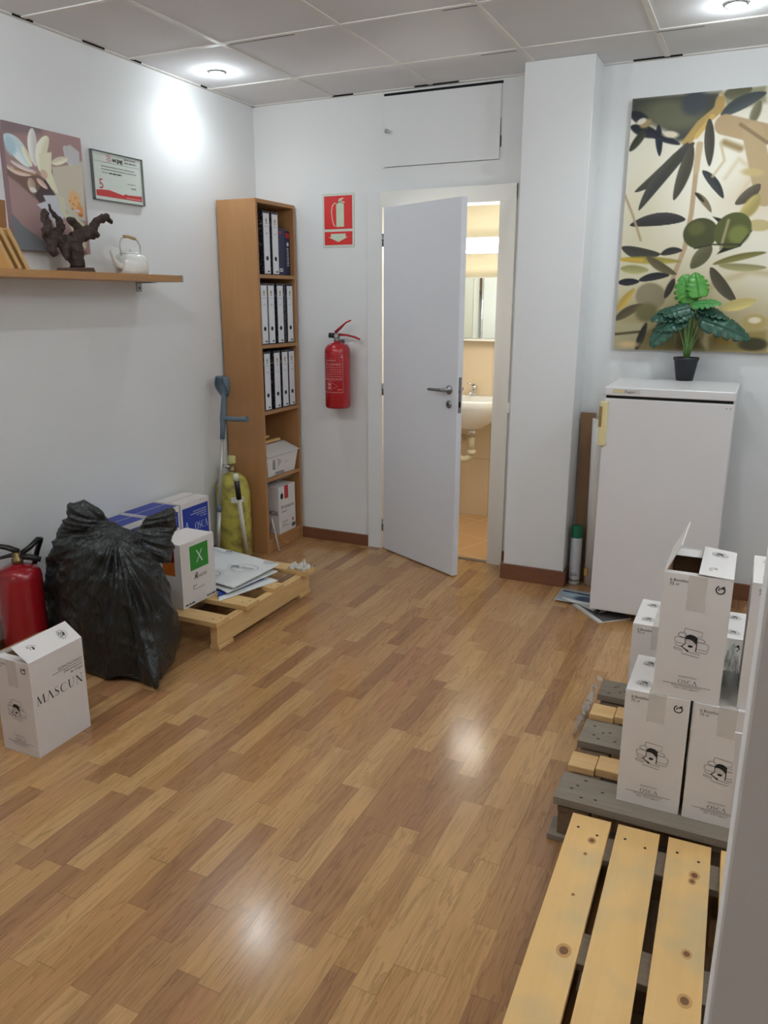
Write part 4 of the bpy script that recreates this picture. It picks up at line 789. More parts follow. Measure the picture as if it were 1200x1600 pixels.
m = MB(); m.tube([(.01, 0, .50), (.05, .02, .525), (.08, .045, .55), (.085, .08, .54), (.06, .11, .48), (.03, .12, .38), (.02, .118, .25), (.02, .115, .12)], .011, black_plastic, 12); m.build('hose', fe)
m = MB(); m.tube([(.01, 0, .495), (.05, 0, .488), (.09, 0, .474)], [.013, .013, .011], black_plastic, 10); m.build('nozzle_clip', fe)
m = MB(); m.lathe([(.0885, .135), (.0889, .137), (.0885, .139)], redd, seg=44, cap0=False, cap1=False); m.build('seam_ring', fe)

# extinguisher sign
sg = thing('fire_sign', (.462, -.001, 2.112), 'red fire extinguisher sign with down arrow on the back wall', 'sign')
m = MB(); m.box(0, .207, -.003, 0, -.296, 0, mat('glow_plastic', (206, 212, 200), .4)); plate_o = m.build('plate', sg)
D = Decal((0, -.0031, 0), (1, 0, 0), (0, 0, -1)); red2 = mat('sign_red', (214, 44, 44), .35); gl = mat('glow_green', (196, 212, 186), .5)
D.rect(.012, .014, .196, .196, red2); D.rect(.012, .210, .196, .284, red2)
D.line([(.098, .060), (.082, .052), (.066, .068), (.060, .10), (.066, .145), (.074, .172), (.084, .180)], .005, gl, 1)
D.poly([(.092, .062), (.092, .184), (.142, .184), (.142, .062), (.136, .056), (.098, .056)], gl, 1)
D.rect(.108, .044, .126, .057, gl, 1); D.poly([(.104, .046), (.112, .030), (.138, .026), (.140, .030), (.122, .040), (.148, .050), (.148, .056), (.122, .050)], gl, 1)
D.poly([(.054, .222), (.054, .240), (.038, .240), (.104, .268), (.168, .240), (.152, .240), (.152, .222)], gl, 1); D.build('sign_print', plate_o)

# ================================================================== GARBAGE BAG
def bag_mat():
    m, nt, b = newmat('black_polythene'); L = nt.links.new
    b.inputs['Base Color'].default_value = (.013, .015, .015, 1); b.inputs['Roughness'].default_value = .30; b.inputs['Specular IOR Level'].default_value = .5
    tc = nt.nodes.new('ShaderNodeTexCoord'); sp = nt.nodes.new('ShaderNodeSeparateXYZ'); L(tc.outputs['Object'], sp.inputs[0])
    mp = nt.nodes.new('ShaderNodeMapping'); mp.inputs['Rotation'].default_value = (0, .5, .2); mp.inputs['Scale'].default_value = (60, 22, 10); L(tc.outputs['Object'], mp.inputs[0])
    n1 = nt.nodes.new('ShaderNodeTexNoise'); n1.inputs['Scale'].default_value = 1; n1.inputs['Detail'].default_value = 5; n1.inputs['Distortion'].default_value = .9; L(mp.outputs[0], n1.inputs['Vector'])
    r = mathn(nt, 'ABSOLUTE', mathn(nt, 'SUBTRACT', n1.outputs['Fac'], .5))
    bp = nt.nodes.new('ShaderNodeBump'); bp.inputs['Strength'].default_value = .9; bp.inputs['Distance'].default_value = .014; L(r, bp.inputs['Height']); L(bp.outputs[0], b.inputs['Normal'])
    return m
bagm = bag_mat(); m = MB(); BC = Vector((.46, -1.92, 0))
def sect(cx, cy, ax, by, z, n=40, tip=0):
    out = []
    for k in range(n):
        a = 2*PI*k/n; x = ax*math.cos(a); y = by*math.sin(a)
        if tip:
            w_ = max(0, math.cos(a+math.radians(38)))**10*tip; x += (.872-BC.x-x)*w_; y += (-2.062-BC.y-y)*w_
        out.append((cx-BC.x+x, cy-BC.y+y-x*.14, z))
    return out
m.ring_loft([sect(.46, -1.92, .30, .165, 0.002, tip=.75), sect(.46, -1.92, .335, .19, .02, tip=.9), sect(.465, -1.92, .345, .20, .07, tip=.7), sect(.465, -1.925, .35, .205, .14, tip=.25), sect(.455, -1.93, .345, .205, .24), sect(.45, -1.935, .325, .20, .34), sect(.45, -1.94, .290, .18, .44), sect(.455, -1.945, .245, .14, .53), sect(.47, -1.95, .18, .09, .585), sect(.50, -1.95, .10, .05, .61)], bagm)
def ear(pts, wid, th, m):
    m.tube([Vector(p)-BC for p in pts], wid, bagm, 14, flat=th, up=(-.7, .7, 0))
# left ear: a broad floppy lobe; right ear: a thin pointed one
def lobe(cs):
    rings = []
    for (x, y, z, w_, t_) in cs:
        rings.append([(x-BC.x+.70*w_*math.cos(2*PI*k/20)-.70*t_*math.sin(2*PI*k/20), y-BC.y+.72*w_*math.cos(2*PI*k/20)+.70*t_*math.sin(2*PI*k/20), z) for k in range(20)])
    m.ring_loft(rings, bagm)
lobe([(.40, -1.96, .46, .17, .09), (.41, -1.97, .55, .13, .07), (.42, -1.985, .62, .085, .045), (.425, -1.99, .665, .055, .028), (.41, -2.0, .700, .032, .014)])
lobe([(.60, -1.90, .46, .15, .10), (.63, -1.87, .54, .11, .06), (.655, -1.84, .60, .08, .026), (.68, -1.82, .640, .05, .015), (.70, -1.795, .675, .025, .008)])
o = m.build('garbage_bag'); o.location = BC; K = Vector((.56, -1.97, .60))-BC
def crumple(c, n):
    d = c-K; r_ = d.length; az = math.atan2(d.x*.72+d.y*.70, -d.z+.001); el = (d.x*-.7+d.y*.7)/(r_+.05)
    pleat = (1-abs(noise.noise(Vector((az*4.2, el*3.0, r_*.9))))*2.6)
    pleat2 = (1-abs(noise.noise(Vector((az*12, el*8, r_*1.6+5))))*2.2)
    big = noise.noise(c*5.2+Vector((3, 1, 2))); cr_ = abs(noise.noise(Vector((c.x*9+c.z*16, c.y*9, c.z*7-c.x*9))))
    k = min(1, r_/.12)
    v = c+n*(pleat*.017*k+pleat2*.007*k+big*.016-cr_*.010-.008)
    v.z = max(v.z, .0015); v.x = max(v.x, .02-BC.x); return v
voxelize(o, .0065, 2, crumple)
tag(o, 'large black plastic rubbish bag tied at the top, standing on the floor', 'bag')

# ================================================================== CARTONS
CWd, CDp, CHt = .167, .240, .348
def osca_front(D, w, h, m1=black_m):
    D.text('6 Botellas', w*.10, h*.062, .0075, m1, width=w*.27); D.text('75 cl', w*.10, h*.093, .0075, m1, width=w*.13)
    recycle(D, w*.83, h*.085, w*.062, m1)
    logo(D, w*.50, h*.535, w*.52, m1)
    soft = ink_soft; D.text('SOMONTANO', w*.5, h*.822, .0045, soft, align='c', width=w*.27)
    D.serif('OSCA', w*.37, h*.872, h*.032, m1, width=w*.28); D.rect(w*.14, h*.880, w*.86, h*.8835, soft)
    D.text('Denominación', w*.5, h*.900, .0045, soft, align='c', width=w*.44); D.text('de Origen', w*.5, h*.918, .004, soft, align='c', width=w*.36)
def tape_front(w, h, parent, drop=.24):
    D = Decal((0, 0, h), (1, 0, 0), (0, 0, -1), .0004); D.rect(w*.37, .001, w*.64, h*drop, tape_m); D.build('tape_strip', parent)
def top_flap_print(D, x0, w, d):
    for yy in (d*.22, d*.78):
        logo(D, x0+w*.5, yy, w*.50, black_m, .0012)
def side_print_mascun(D, d, h):
    D.text('SOMONTANO', d*.96, h*.215, h*.030, ink_soft, align='r', width=d*.46); D.rect(d*.38, h*.228, d*.96, h*.2325, black_m)
    D.text('Denominación', d*.96, h*.268, h*.026, black_m, align='r', width=d*.36); D.text('de Origen', d*.96, h*.305, h*.026, black_m, align='r', width=d*.24)
    D.serif('MASCUN', d*.06, h*.46, h*.095, black_m, width=d*.88)
def wine_carton():
    w, d, h = CWd, CDp, CHt
    m = MB(); m.box(0, w, 0, d, 0, h-.004, carton); r = m.build('wine_carton', bevel=.0018)
    for x0, x1 in ((0.0005, w/2-.0012), (w/2+.0012, w-.0005)):
        m = MB(); m.box(x0, x1, .0005, d-.0005, h-.0038, h, carton); f = m.build('flap', r, bevel=.0008)
        D = Decal((0, d, h), (1, 0, 0), (0, -1, 0), .0005); top_flap_print(D, x0, w/2, d); D.build('flap_print', f)
    D = Decal((0, 0, h), (1, 0, 0), (0, 0, -1), .0005); osca_front(D, w, h); D.build('front_print', r)
    D = Decal((w, 0, h), (0, 1, 0), (0, 0, -1), .0005); side_print_mascun(D, d, h); D.build('side_print', r)
    D = Decal((0, d, h), (0, -1, 0), (0, 0, -1), .0005); side_print_mascun(D, d, h); D.build('side_print', r)
    tape_front(w, h, r)
    m = MB(); m.box(w*.37, w*.64, -.0002, d+.0002, h+.0001, h+.0005, tape_m); m.build('tape_strip', r)
    return r
GZ = .1405
WG = 'white wine cartons stacked on the grey pallet'
wa = wine_carton(); tag(wa, 'closed white wine carton, lower left of the stack on the grey pallet', 'box', WG); wa.location = (2.650, -2.250, GZ)
dup(wa, (2.826, -2.252, GZ), (0, 0, 0), 'closed white wine carton, lower right under the open one on the pallet', WG)
dup(wa, (2.600, -1.770, GZ), (0, 0, 0), 'white wine carton behind the stack on the left, near the refrigerator', WG)
dup(wa, (2.776, -1.765, GZ), (0, 0, 0), 'white wine carton behind the stack, seen through the gap between upper cartons', WG)
dup(wa, (2.928, -2.236, GZ+CHt+.001), (0, 0, 0), 'white wine carton on the upper level at the far right edge', WG)
def open_carton(w, d, h, lift=(.035, 0, .078), raise_=0.0, flap_m=None):
    t = .003; m = MB()
    m.box(0, w, 0, t, 0, h, carton); m.box(0, w, d-t, d, 0, h, carton); m.box(0, t, t, d-t, 0, h, carton); m.box(w-t, w, t, d-t, 0, h, carton); m.box(t, w-t, t, d-t, 0, t, carton)
    r = m.build('wine_carton', bevel=.0008)
    m = MB(); m.box(t, w-t, t, t*2, .01, h-.012, carton_in); m.box(t, w-t, d-2*t, d-t, .01, h-.012, carton_in); m.box(t, 2*t, 2*t, d-2*t, .01, h-.012, carton_in); m.build('inner_lining', r)
    hx = w-w/2*math.cos(raise_); hz = h+.004+w/2*math.sin(raise_)
    m = MB(); m.hexa([(hx, .0, hz), (w, 0, h), (w, d, h), (hx, d, hz+.004), (hx, 0, hz+.003), (w, 0, h+.003), (w, d, h+.003), (hx, d, hz+.007)], carton); f = m.build('flap', r, bevel=.0008)
    D = Decal((0, d, h), (1, 0, 0), (0, -1, 0), .0007)
    D.o = Vector((hx, d, hz+.007)); D.u = Vector((w-hx, 0, h-hz-.004)).normalized(); D.v = Vector((0, -d, -.004)).normalized(); D.n = D.v.cross(D.u)
    top_flap_print(D, 0, w/2, d); D.build('flap_print', f)
    L = Vector(lift); m = MB(); m.sheet([Vector((.001, .0, h)), Vector((.001, d, h)), Vector((.001, d, h))+L, Vector((.001, 0, h))+L], .0028, flap_m or carton); m.build('flap', r, bevel=.0006)
    for y0, y1, z1 in ((t, d*.19, -.004), (d-t, d*.81, -.004)):
        m = MB(); m.sheet([(t, y0, h-.002), (w-t, y0, h-.002), (w-t, y1, h+z1-.006), (t, y1, h+z1-.006)], .002, carton); m.build('end_flap', r)
    D = Decal((0, 0, h), (1, 0, 0), (0, 0, -1), .0005); osca_front(D, w, h); D.build('front_print', r)
    D = Decal((w, 0, h), (0, 1, 0), (0, 0, -1), .0005); side_print_mascun(D, d, h); D.build('side_print', r)
    tape_front(w, h, r, .28)
    return r
oc_ = open_carton(CWd, .240, CHt); oc_.location = (2.718, -2.246, GZ+CHt+.001); tag(oc_, 'open white wine carton on top of the stack with one flap raised', 'box', WG)
mc = open_carton(.166, .236, .350, (-.055, 0, -.026), math.radians(30), carton_in); mc.location = (.640, -2.652, .0005); mc.rotation_euler = (0, 0, math.radians(1.0)); tag(mc, 'open white wine carton on the floor at the left edge, side reading MASCUN', 'box')
# white corner piece leaning beside the near wall
m = MB(); m.sheet([(2.955, -2.9, .1235), (3.13, -2.9, .1235), (3.13, -2.9, .775), (2.915, -2.9, .771)], .004, carton, (0, 1, 0))
tag(m.build('folded_carton', bevel=.0005), 'folded white carton sheet standing behind the near wall edge', 'box')

# ---- left group on the small pallet
sp_ = thing('wooden_pallet', (.03, -1.705, 0), 'small pale pine pallet under the cartons by the left wall', 'pallet')
PX = .822
for k, (y0, y1, x1) in enumerate(((0, .098, PX-.006), (.222, .328, PX), (.478, .562, PX-.012), (.745, .838, PX+.008))):
    m = MB(); m.box(0, x1, y0, y1, .117, .139, pine_small_x)
    for xx in (PX-.05, PX-.028): m.lathe([(.004, .139), (.004, .1396)], black_m, (xx, (y0+y1)/2+(xx-PX+.04)*1.2, 0), seg=8)
    m.build('deck_board', sp_, bevel=.002)
for x0 in (.0, .39, PX-.058):
    m = MB(); m.box(x0, x0+.040, .02, .825, .018, .1165, pine_small_y); m.build('stringer', sp_, bevel=.003)
for x0 in (.0, .39, PX-.064):
    for y0 in (.02, .72):
        m = MB(); m.box(x0, x0+.052, y0, y0+.11, 0, .0178, pine_small_x); m.build('foot_board', sp_, bevel=.002)
PZ = .1395
def plain_blue(d, h, w, y, x, label):
    m = MB(); m.box(0, w, 0, d, 0, h, carton); r = m.build('blue_wine_carton', bevel=.002); r.location = (x, y, PZ)
    return r
def blue_side(D, d, h):
    D.rect(d*.04, h*.09, d*.96, h*.97, blue_print)
    D.text('SOMONTANO', d*.90, h*.195, .008, white_ink, 1, 'r', width=d*.48); D.rect(d*.32, h*.218, d*.90, h*.226, white_ink, 1); D.text('Denominación', d*.90, h*.265, .007, white_ink, 1, 'r', width=d*.36); D.text('de Origen', d*.90, h*.305, .007, white_ink, 1, 'r', width=d*.24)
    D.serif('OSCA', d*.46, h*.50, h*.125, white_ink, 1, width=d*.46)
    for (a, b_) in (((.10, .52), (.17, .32)), ((.17, .32), (.26, .50)), ((.10, .52), (.26, .50)), ((.13, .45), (.22, .40)), ((.17, .32), (.20, .56))): D.line([(d*a[0], h*a[1]), (d*b_[0], h*b_[1])], .002, white_ink, 1)
    D.ell(d*.18, h*.50, d*.05, h*.05, white_ink, .002, 1)
for k, (y, d, h, x, lb, bt) in enumerate(((-1.122, .236, .330, .030, 'blue sided wine carton reading OSCA next to the yellow cylinder', False), (-1.366, .238, .326, .022, 'blue wine carton with blue top between its two neighbours by the wall', True), (-1.610, .238, .318, .016, 'blue wine carton partly hidden behind the black bag', True))):
    m = MB(); m.box(0, .172, 0, d, 0, h, carton); r = m.build('wine_carton', bevel=.002); r.location = (x, y, PZ+.0005); tag(r, lb, 'box', 'blue wine cartons along the left wall')
    D = Decal((.172, 0, h), (0, 1, 0), (0, 0, -1), .0005); blue_side(D, d, h); D.build('side_print', r)
    D = Decal((0, 0, h), (1, 0, 0), (0, 0, -1), .0005); D.rect(.01, h*.09, .16, h*.95, blue_print); D.build('side_print', r)
    D = Decal((0, d, h), (1, 0, 0), (0, -1, 0), .0005)
    if bt: D.rect(.004, .006, .083, d-.006, blue_print); D.rect(.088, .006, .168, d-.006, blue_print)
    else: D.rect(.083, .0, .089, d, tape_m); D.rect(.0855, 0, .0865, d, ink_soft, 1)
    D.build('top_print', r)
# X box
def xbox(loc, label, full=True):
    w, d, h = .165, .240, .308
    m = MB(); m.box(0, w, 0, d, 0, h, carton); r = m.build('wine_carton', bevel=.002); r.location = loc; tag(r, label, 'box')
    m = MB(); m.box(.001, w-.001, .001, d-.001, h+.0002, h+.003, carton); m.build('lid_flap', r, bevel=.0008)
    if full:
        gr = mat('green_print', (40, 136, 44), .45)
        D = Decal((w, 0, h), (0, 1, 0), (0, 0, -1), .0005); D.rect(d*.26, h*.075, d*.80, h*.455, gr)
        D.line([(d*.46, h*.165), (d*.62, h*.355)], .006, white_ink, 1); D.line([(d*.62, h*.165), (d*.45, h*.355)], .004, white_ink, 1)
        D.text('Rosado', d*.36, h*.60, .020, ink_soft, 0, shear=.35, width=d*.36); D.text('R', d*.36, h*.61, .032, black_m, 0, shear=.35)
        D.fine(d*.30, h*.70, d*.42, .004, ink_soft); D.fine(d*.30, h*.73, d*.36, .004, ink_soft, seed=2); D.fine(d*.30, h*.76, d*.66, .0025, ink_soft, seed=3); D.fine(d*.05, h*.955, d*.33, .007, black_m, seed=4); D.fine(d*.70, h*.955, d*.98, .007, black_m, seed=5); D.build('side_print', r)
        D = Decal((0, 0, h), (1, 0, 0), (0, 0, -1), .0005); D.rect(w*.35, h*.08, w*.78, h*.28, mat('maroon_print', (120, 22, 28), .45)); D.rect(w*.35, h*.28, w*.78, h*.49, mat('orange_print', (196, 104, 38), .45)); D.build('front_print', r)
    return r
xb = xbox((.454, -1.640, PZ+.0005), 'white wine carton with a green X square on the small pallet'); xb.rotation_euler = (0, 0, math.radians(-1))
xb2 = xbox((.272, -1.655, PZ+.0005), 'white carton squeezed between the green X carton and blue cartons', False)
# folded sheets
fc_m = mat('flat_carton', (226, 228, 226), .55, var=.02)
def flat(pts, z, th, label, name='flattened_carton', edge=None):
    m = MB(); zs = z if isinstance(z, (list, tuple)) else [z]*len(pts)
    m.sheet([(x, y, zz) for (x, y), zz in zip(pts, zs)], th, edge or fc_m, (0, 0, 1)); o = m.build(name, bevel=.0008); tag(o, label, 'cardboard', 'flattened cartons on the small pallet'); return o
o = flat([(.25, -1.388), (.628, -1.388), (.70, -1.49), (.80, -1.13), (.24, -.98)], [.141]*5, .004, 'flattened white carton at the bottom of the pallet pile')
o = flat([(.25, -1.388), (.628, -1.388), (.668, -1.46), (.73, -1.15), (.24, -.96)], [.147, .147, .147, .148, .147], .004, 'flattened blue carton in the middle of the pallet pile', edge=blue_print)
o = flat([(.235, -1.37), (.63, -1.388), (.700, -1.42), (.757, -1.065), (.450, -.965), (.235, -.92)], [.156, .157, .158, .162, .160, .158], .005, 'flattened white carton second from the top of the pallet pile')
o = flat([(.235, -1.345), (.600, -1.362), (.716, -1.390), (.744, -1.025), (.444, -.950), (.235, -.895)], [.170, .172, .176, .186, .182, .172], .006, 'flattened white carton with round printed marks on top of the pallet pile')
D = Decal((.235, -.895, .1815), (1, 0, .030), (0, -1, -.012), .004)
D.line([(.20, .07), (.26, .03)], .004, black_m)
D.ell(.385, .265, .075, .052, ink_soft, .003); D.text('JPCova', .29, .272, .026, black_m, shear=.5, width=.14); D.ell(.455, .14, .032, .022, ink_soft, .003); D.fine(.43, .14, .47, .005, ink_soft); D.fine(.27, .25, .33, .005, ink_soft, seed=2)
D.ell(.24, .40, .085, .05, ink_soft, .003); D.fine(.21, .40, .27, .01, ink_soft, seed=3); D.fine(.12, .06, .16, .01, black_m, seed=5); D.fine(.16, .045, .19, .008, black_m, seed=6); D.line([(.03, .06), (.07, .07), (.11, .09), (.16, .09), (.19, .075)], .003, ink_soft)
D.build('round_print', o)
# scrap of clear film
def crumple_sheet(name, cx, cy, cz, sx, sy, amp, m_, seed, n=26, hfun=None):
    m = MB(); i = m.mi(m_); vs = []
    for a in range(n):
        row = []
        for b_ in range(n):
            u, v = a/(n-1)-.5, b_/(n-1)-.5; q = Vector((u*5+seed, v*5, seed*.7))
            z = abs(noise.noise(q))*amp+abs(noise.noise(q*3))*amp*.4+(hfun(u, v) if hfun else 0)
            row.append(m.bm.verts.new((cx+u*sx*(1+.3*noise.noise(q*.7)), cy+v*sy*(1+.3*noise.noise(q*.6+Vector((4, 0, 0)))), cz+z)))
        vs.append(row)
    for a in range(n-1):
        for b_ in range(n-1): f = m.bm.faces.new((vs[a][b_], vs[a+1][b_], vs[a+1][b_+1], vs[a][b_+1])); f.material_index = i; f.smooth = True
    return m.build(name)
film = mat('clear_film', (226, 222, 214), .12, var=.02, alpha=.38); film2 = mat('milky_film', (226, 224, 216), .2, var=.02, alpha=.6); film3 = mat('green_film', (222, 234, 222), .2, alpha=.45)
o = crumple_sheet('plastic_scrap', .80, -.915, .1400, .11, .09, .045, film2, 2.0); tag(o, 'crumpled scrap of clear film on the corner of the small pallet', 'plastic film')

# ================================================================== RIGHT: PALLETS, FILM
gp_ = thing('wooden_pallet', (2.485, -2.312, 0), 'weathered grey pallet carrying the stacked white wine cartons', 'pallet')
GL = .95
for k, (y0, y1, kind) in enumerate(((0, .138, 'g'), (.188, .272, 'p'), (.330, .480, 'g'), (.530, .612, 'p'), (.672, .800, 'g'))):
    if kind == 'g':
        m = MB(); m.box(0, GL, y0, y1, .117, .140, grey_x)
        for q in range(6):
            qx = .03+random.random()*.10; qy = y0+(y1-y0)*random.uniform(.15, .85); m.lathe([(.0035, .140), (.0035, .1405)], black_m, (qx, qy, 0), seg=8, sx=1.6)
        m.build('deck_board', gp_, bevel=.0025)
    else:
        for x0, x1, dz in ((0, .080, 0), (.082, GL-.01, .004)):
            m = MB(); m.box(x0, x1, y0+dz*2, y1+dz, .112, .1345+dz, pale_x); m.build('deck_board', gp_, bevel=.0025, label='newer pale replacement board')
for x0 in (.012, .42, GL-.10):
    m = MB(); m.box(x0, x0+.09, .004, .796, .094, .1115, grey_y); m.build('stringer_board', gp_, bevel=.002)
    for y0 in (.006, .345, .70):
        m = MB(); m.box(x0+.002, x0+.086, y0, y0+.09, .019, .0935, grey_y); m.build('block', gp_, bevel=.003)
for y0 in (-.006, .345, .70):
    m = MB(); m.box(-.012 if y0 < 0 else 0, GL, y0, y0+.09, 0, .0185, grey_x); m.build('bottom_board', gp_, bevel=.003)
yp = thing('wooden_pallet', (2.548, -2.337, 0), 'pale yellow pine pallet lying in the right foreground', 'pallet', rz=math.radians(1.25))
YL = .93
knot_a = mat('knot_ring', (190, 146, 90), .7); knot_b = mat('knot_core', (118, 80, 46), .7)
for k, (x0, x1) in enumerate(((0, .105), (.124, .233), (.256, .362), (.386, .49))):
    m = MB(); m.box(x0, x1, -YL, 0, .100, .122, pale_y)
    for yy in (-.05, -YL+.05):
        for q in (.025, .078): m.lathe([(.004, .122), (.004, .1226)], black_m, (x0+q, yy-q*.3, 0), seg=8)
    for (kk, ky, kr) in ((0, -.10, .007), (0, -.50, .010), (0, -.16, .0035), (0, -.32, .003), (2, -.13, .008), (2, -.155, .006), (2, -.40, .007), (2, -.53, .009), (2, -.62, .006), (1, -.72, .008)):
        if kk == k: m.lathe([(kr*1.7, .1221), (kr*1.7, .1223)], knot_a, (x0+.055+kr*2, ky, 0), seg=14, sy=1.25); m.lathe([(kr, .1224), (kr, .1226)], knot_b, (x0+.055+kr*2, ky, 0), seg=12, sy=1.2)
    m.build('deck_board', yp, bevel=.002)
for y0 in (-.135, -.50, -YL+.03):
    m = MB(); m.box(.004, .486, y0, y0+.095, .080, .0995, grey_x); m.build('stringer_board', yp, bevel=.002)
    for x0 in (.006, .20, .39):
        m = MB(); m.box(x0, x0+.09, y0+.002, y0+.09, .019, .0795, grey_y); m.build('block', yp, bevel=.002)
for x0 in (.006, .20, .39):
    m = MB(); m.box(x0, x0+.09, -YL+.03, -.04, 0, .0185, grey_y); m.build('bottom_board', yp, bevel=.002)
m = MB(); i = m.mi(film); n = 22; vs = []
for a in range(n):
    row = []
    for b_ in range(n):
        u, v = a/(n-1), b_/(n-1); q = Vector((u*6, v*9, 1.3)); nn = abs(noise.noise(q))
        row.append(m.bm.verts.new((2.478-u*.045-nn*.03+.004*math.sin(v*7), -1.74+v*.26, .118*(1-u**1.3)+nn*.03*(1-u)+.003)))
    vs.append(row)
for a in range(n-1):
    for b_ in range(n-1): f = m.bm.faces.new((vs[a][b_], vs[a+1][b_], vs[a+1][b_+1], vs[a][b_+1])); f.material_index = i; f.smooth = True
tag(m.build('plastic_wrap'), 'clear plastic wrap spilling over the left side of the grey pallet', 'plastic film')
o = crumple_sheet('plastic_film', 2.907, -2.05, GZ+CHt+.002, .035, .20, .05, film3, 5.0, 22, lambda u, v: .05*(1-abs(u)*2)); tag(o, 'greenish clear film stuffed between the two upper wine cartons', 'plastic film')

# ================================================================== BACK RIGHT: PICTURE, FRIDGE, PLANT
op = thing('olive_picture', (2.190, 0, 2.450), 'large canvas picture of green olives and leaves above the refrigerator', 'picture')
m = MB(); m.box(0, .90, -.0292, -.001, -1.178, 0, mat('canvas_side', (190, 184, 172), .8)); m.build('canvas_frame', op, bevel=.001)
painted('canvas_print', .90, 1.178, (.0032), (224, 219, 202), OLIVE, (0, -.0297, 0), (1, 0, 0), (0, 0, -1), vc_canvas, op, gain=1.02, pw=.62, ws=.74, bend_k=.45, bs=1.5)

fw = mat('fridge_enamel', (222, 220, 220), .3, var=.02, vscale=4); cream_p = mat('aged_plastic', (226, 212, 160), .4)
fg = thing('refrigerator', (2.256, -.585, 0), 'white under-counter refrigerator with a cream handle below the olive picture', 'refrigerator')
FW, FD, FH = .550, .475, 1.135
m = MB(); m.box(.003, FW-.003, .045, FD, .048, FH-.040, fw); m.build('cabinet', fg, bevel=.004)
m = MB(); m.box(0, FW, 0, .040, .046, FH-.052, fw); dd = m.build('door', fg, bevel=.006, bseg=3)
m = MB(); m.box(-.016, .020, -.012, .022, .862, 1.068, cream_p); hd = m.build('handle', fg, bevel=.005, label='cream plastic handle'); m = MB(); m.box(-.0175, -.004, -.0135, -.003, .95, 1.045, mat('handle_recess', (150, 120, 60), .5)); m.build('recess', hd)
m = MB(); m.box(-.002, FW+.004, -.004, FD+.01, FH-.039, FH, fw); top_o = m.build('worktop', fg, bevel=.005, bseg=3)
m = MB(); m.box(.006, FW-.006, .006, .044, FH-.0515, FH-.0395, dark_gap); m.build('door_gap', fg)
D = Decal((0, -.0042, FH), (1, 0, 0), (0, 0, -1), .0006); D.rect(.035, .010, .155, .028, mat('badge', (204, 198, 190), .4)); D.rect(.037, .011, .085, .025, cream_p, 1); D.text('Fagor', .090, .0245, .011, black_m, 1, width=.045); D.build('badge_print', top_o)
D = Decal((0, -.0002, FH-.052), (1, 0, 0), (0, 0, -1), .0006); D.ell(FW-.03, .02, .003, .003, steel); D.ell(FW-.014, .02, .003, .003, steel); D.build('hinge_screws', dd)
for x in (.03, FW-.05):
    for y in (.07, FD-.05):
        m = MB(); m.lathe([(.016, .0), (.016, .012), (.008, .014), (.008, .0475)], black_plastic, (x, y, 0), seg=14); m.build('foot', fg)

# plant
pl = thing('potted_plant', (2.556, -.125, FH+.0005), 'small leafy artificial plant in a black pot on the refrigerator', 'plant')
m = MB(); m.lathe([(.040, 0), (.056, .098), (.060, .100), (.060, .112), (.055, .112), (.053, .100)], mat('pot_plastic', (34, 34, 42), .5), seg=36, cap1=False); m.lathe([(.002, .101), (.054, .101)], mat('potting_foam', (60, 44, 34), .95), seg=24); m.build('pot', pl)
stem_m = mat('plant_stem', (96, 130, 70), .5)
def leafmat(name, c1, c2):
    mm, nt, b = newmat(name); tc = nt.nodes.new('ShaderNodeTexCoord'); n = nt.nodes.new('ShaderNodeTexNoise'); n.inputs['Scale'].default_value = 30
    mx = nt.nodes.new('ShaderNodeMix'); mx.data_type = 'RGBA'; mx.inputs[6].default_value = (*s2l(c1), 1); mx.inputs[7].default_value = (*s2l(c2), 1)
    nt.links.new(tc.outputs['Object'], n.inputs[0]); nt.links.new(n.outputs[0], mx.inputs[0]); nt.links.new(mx.outputs[2], b.inputs[0]); b.inputs['Roughness'].default_value = .38; return mm
dark_leaf = leafmat('dark_leaf', (18, 56, 44), (44, 92, 72)); bright_leaf = leafmat('bright_leaf', (44, 120, 40), (90, 160, 60)); mid_leaf = leafmat('mid_leaf', (50, 120, 60), (84, 150, 76))
def monstera(base, tip, wd, nrm, m_, droop=.25, lobes=5):
    base = Vector(base); tip = Vector(tip); ax = tip-base; ln = ax.length; ax.normalize(); nrm = Vector(nrm); nrm = (nrm-ax*nrm.dot(ax)).normalized(); sd = ax.cross(nrm)
    m = MB(); i = m.mi(m_); NU = 26; NV = 5
    for s_ in (-1, 1):
        rows = []
        for a in range(NU):
            t = a/(NU-1); prof = (math.sin(PI*min(1, (t*.92+.08))**.75))**.6 if t < .999 else 0
            cut = 1-.42*max(0, math.sin(t*PI*2*lobes))**3*(1 if .12 < t < .9 else 0)
            hw = wd*.5*prof*cut; row = []
            for b_ in range(NV):
                q = b_/(NV-1); p_ = base+ax*(ln*(t+.10*q*(1-t)-.10*q*(t < .2)*(1-t*5)))+sd*s_*hw*q-nrm*(droop*ln*(t-.3)**2*(1 if t > .3 else 0)+.18*hw*q*q-.02*ln*math.sin(t*PI*lobes*2)*q)
                row.append(m.bm.verts.new(p_))
            rows.append(row)
        for a in range(NU-1):
            for b_ in range(NV-1): f = m.bm.faces.new((rows[a][b_], rows[a+1][b_], rows[a+1][b_+1], rows[a][b_+1])); f.material_index = i; f.smooth = True
    o = m.build('leaf', pl); md = o.modifiers.new('thickness', 'SOLIDIFY'); md.thickness = .0012; return o
def PXY(x, z, dy=0): return (x-2.556, dy, z-FH)
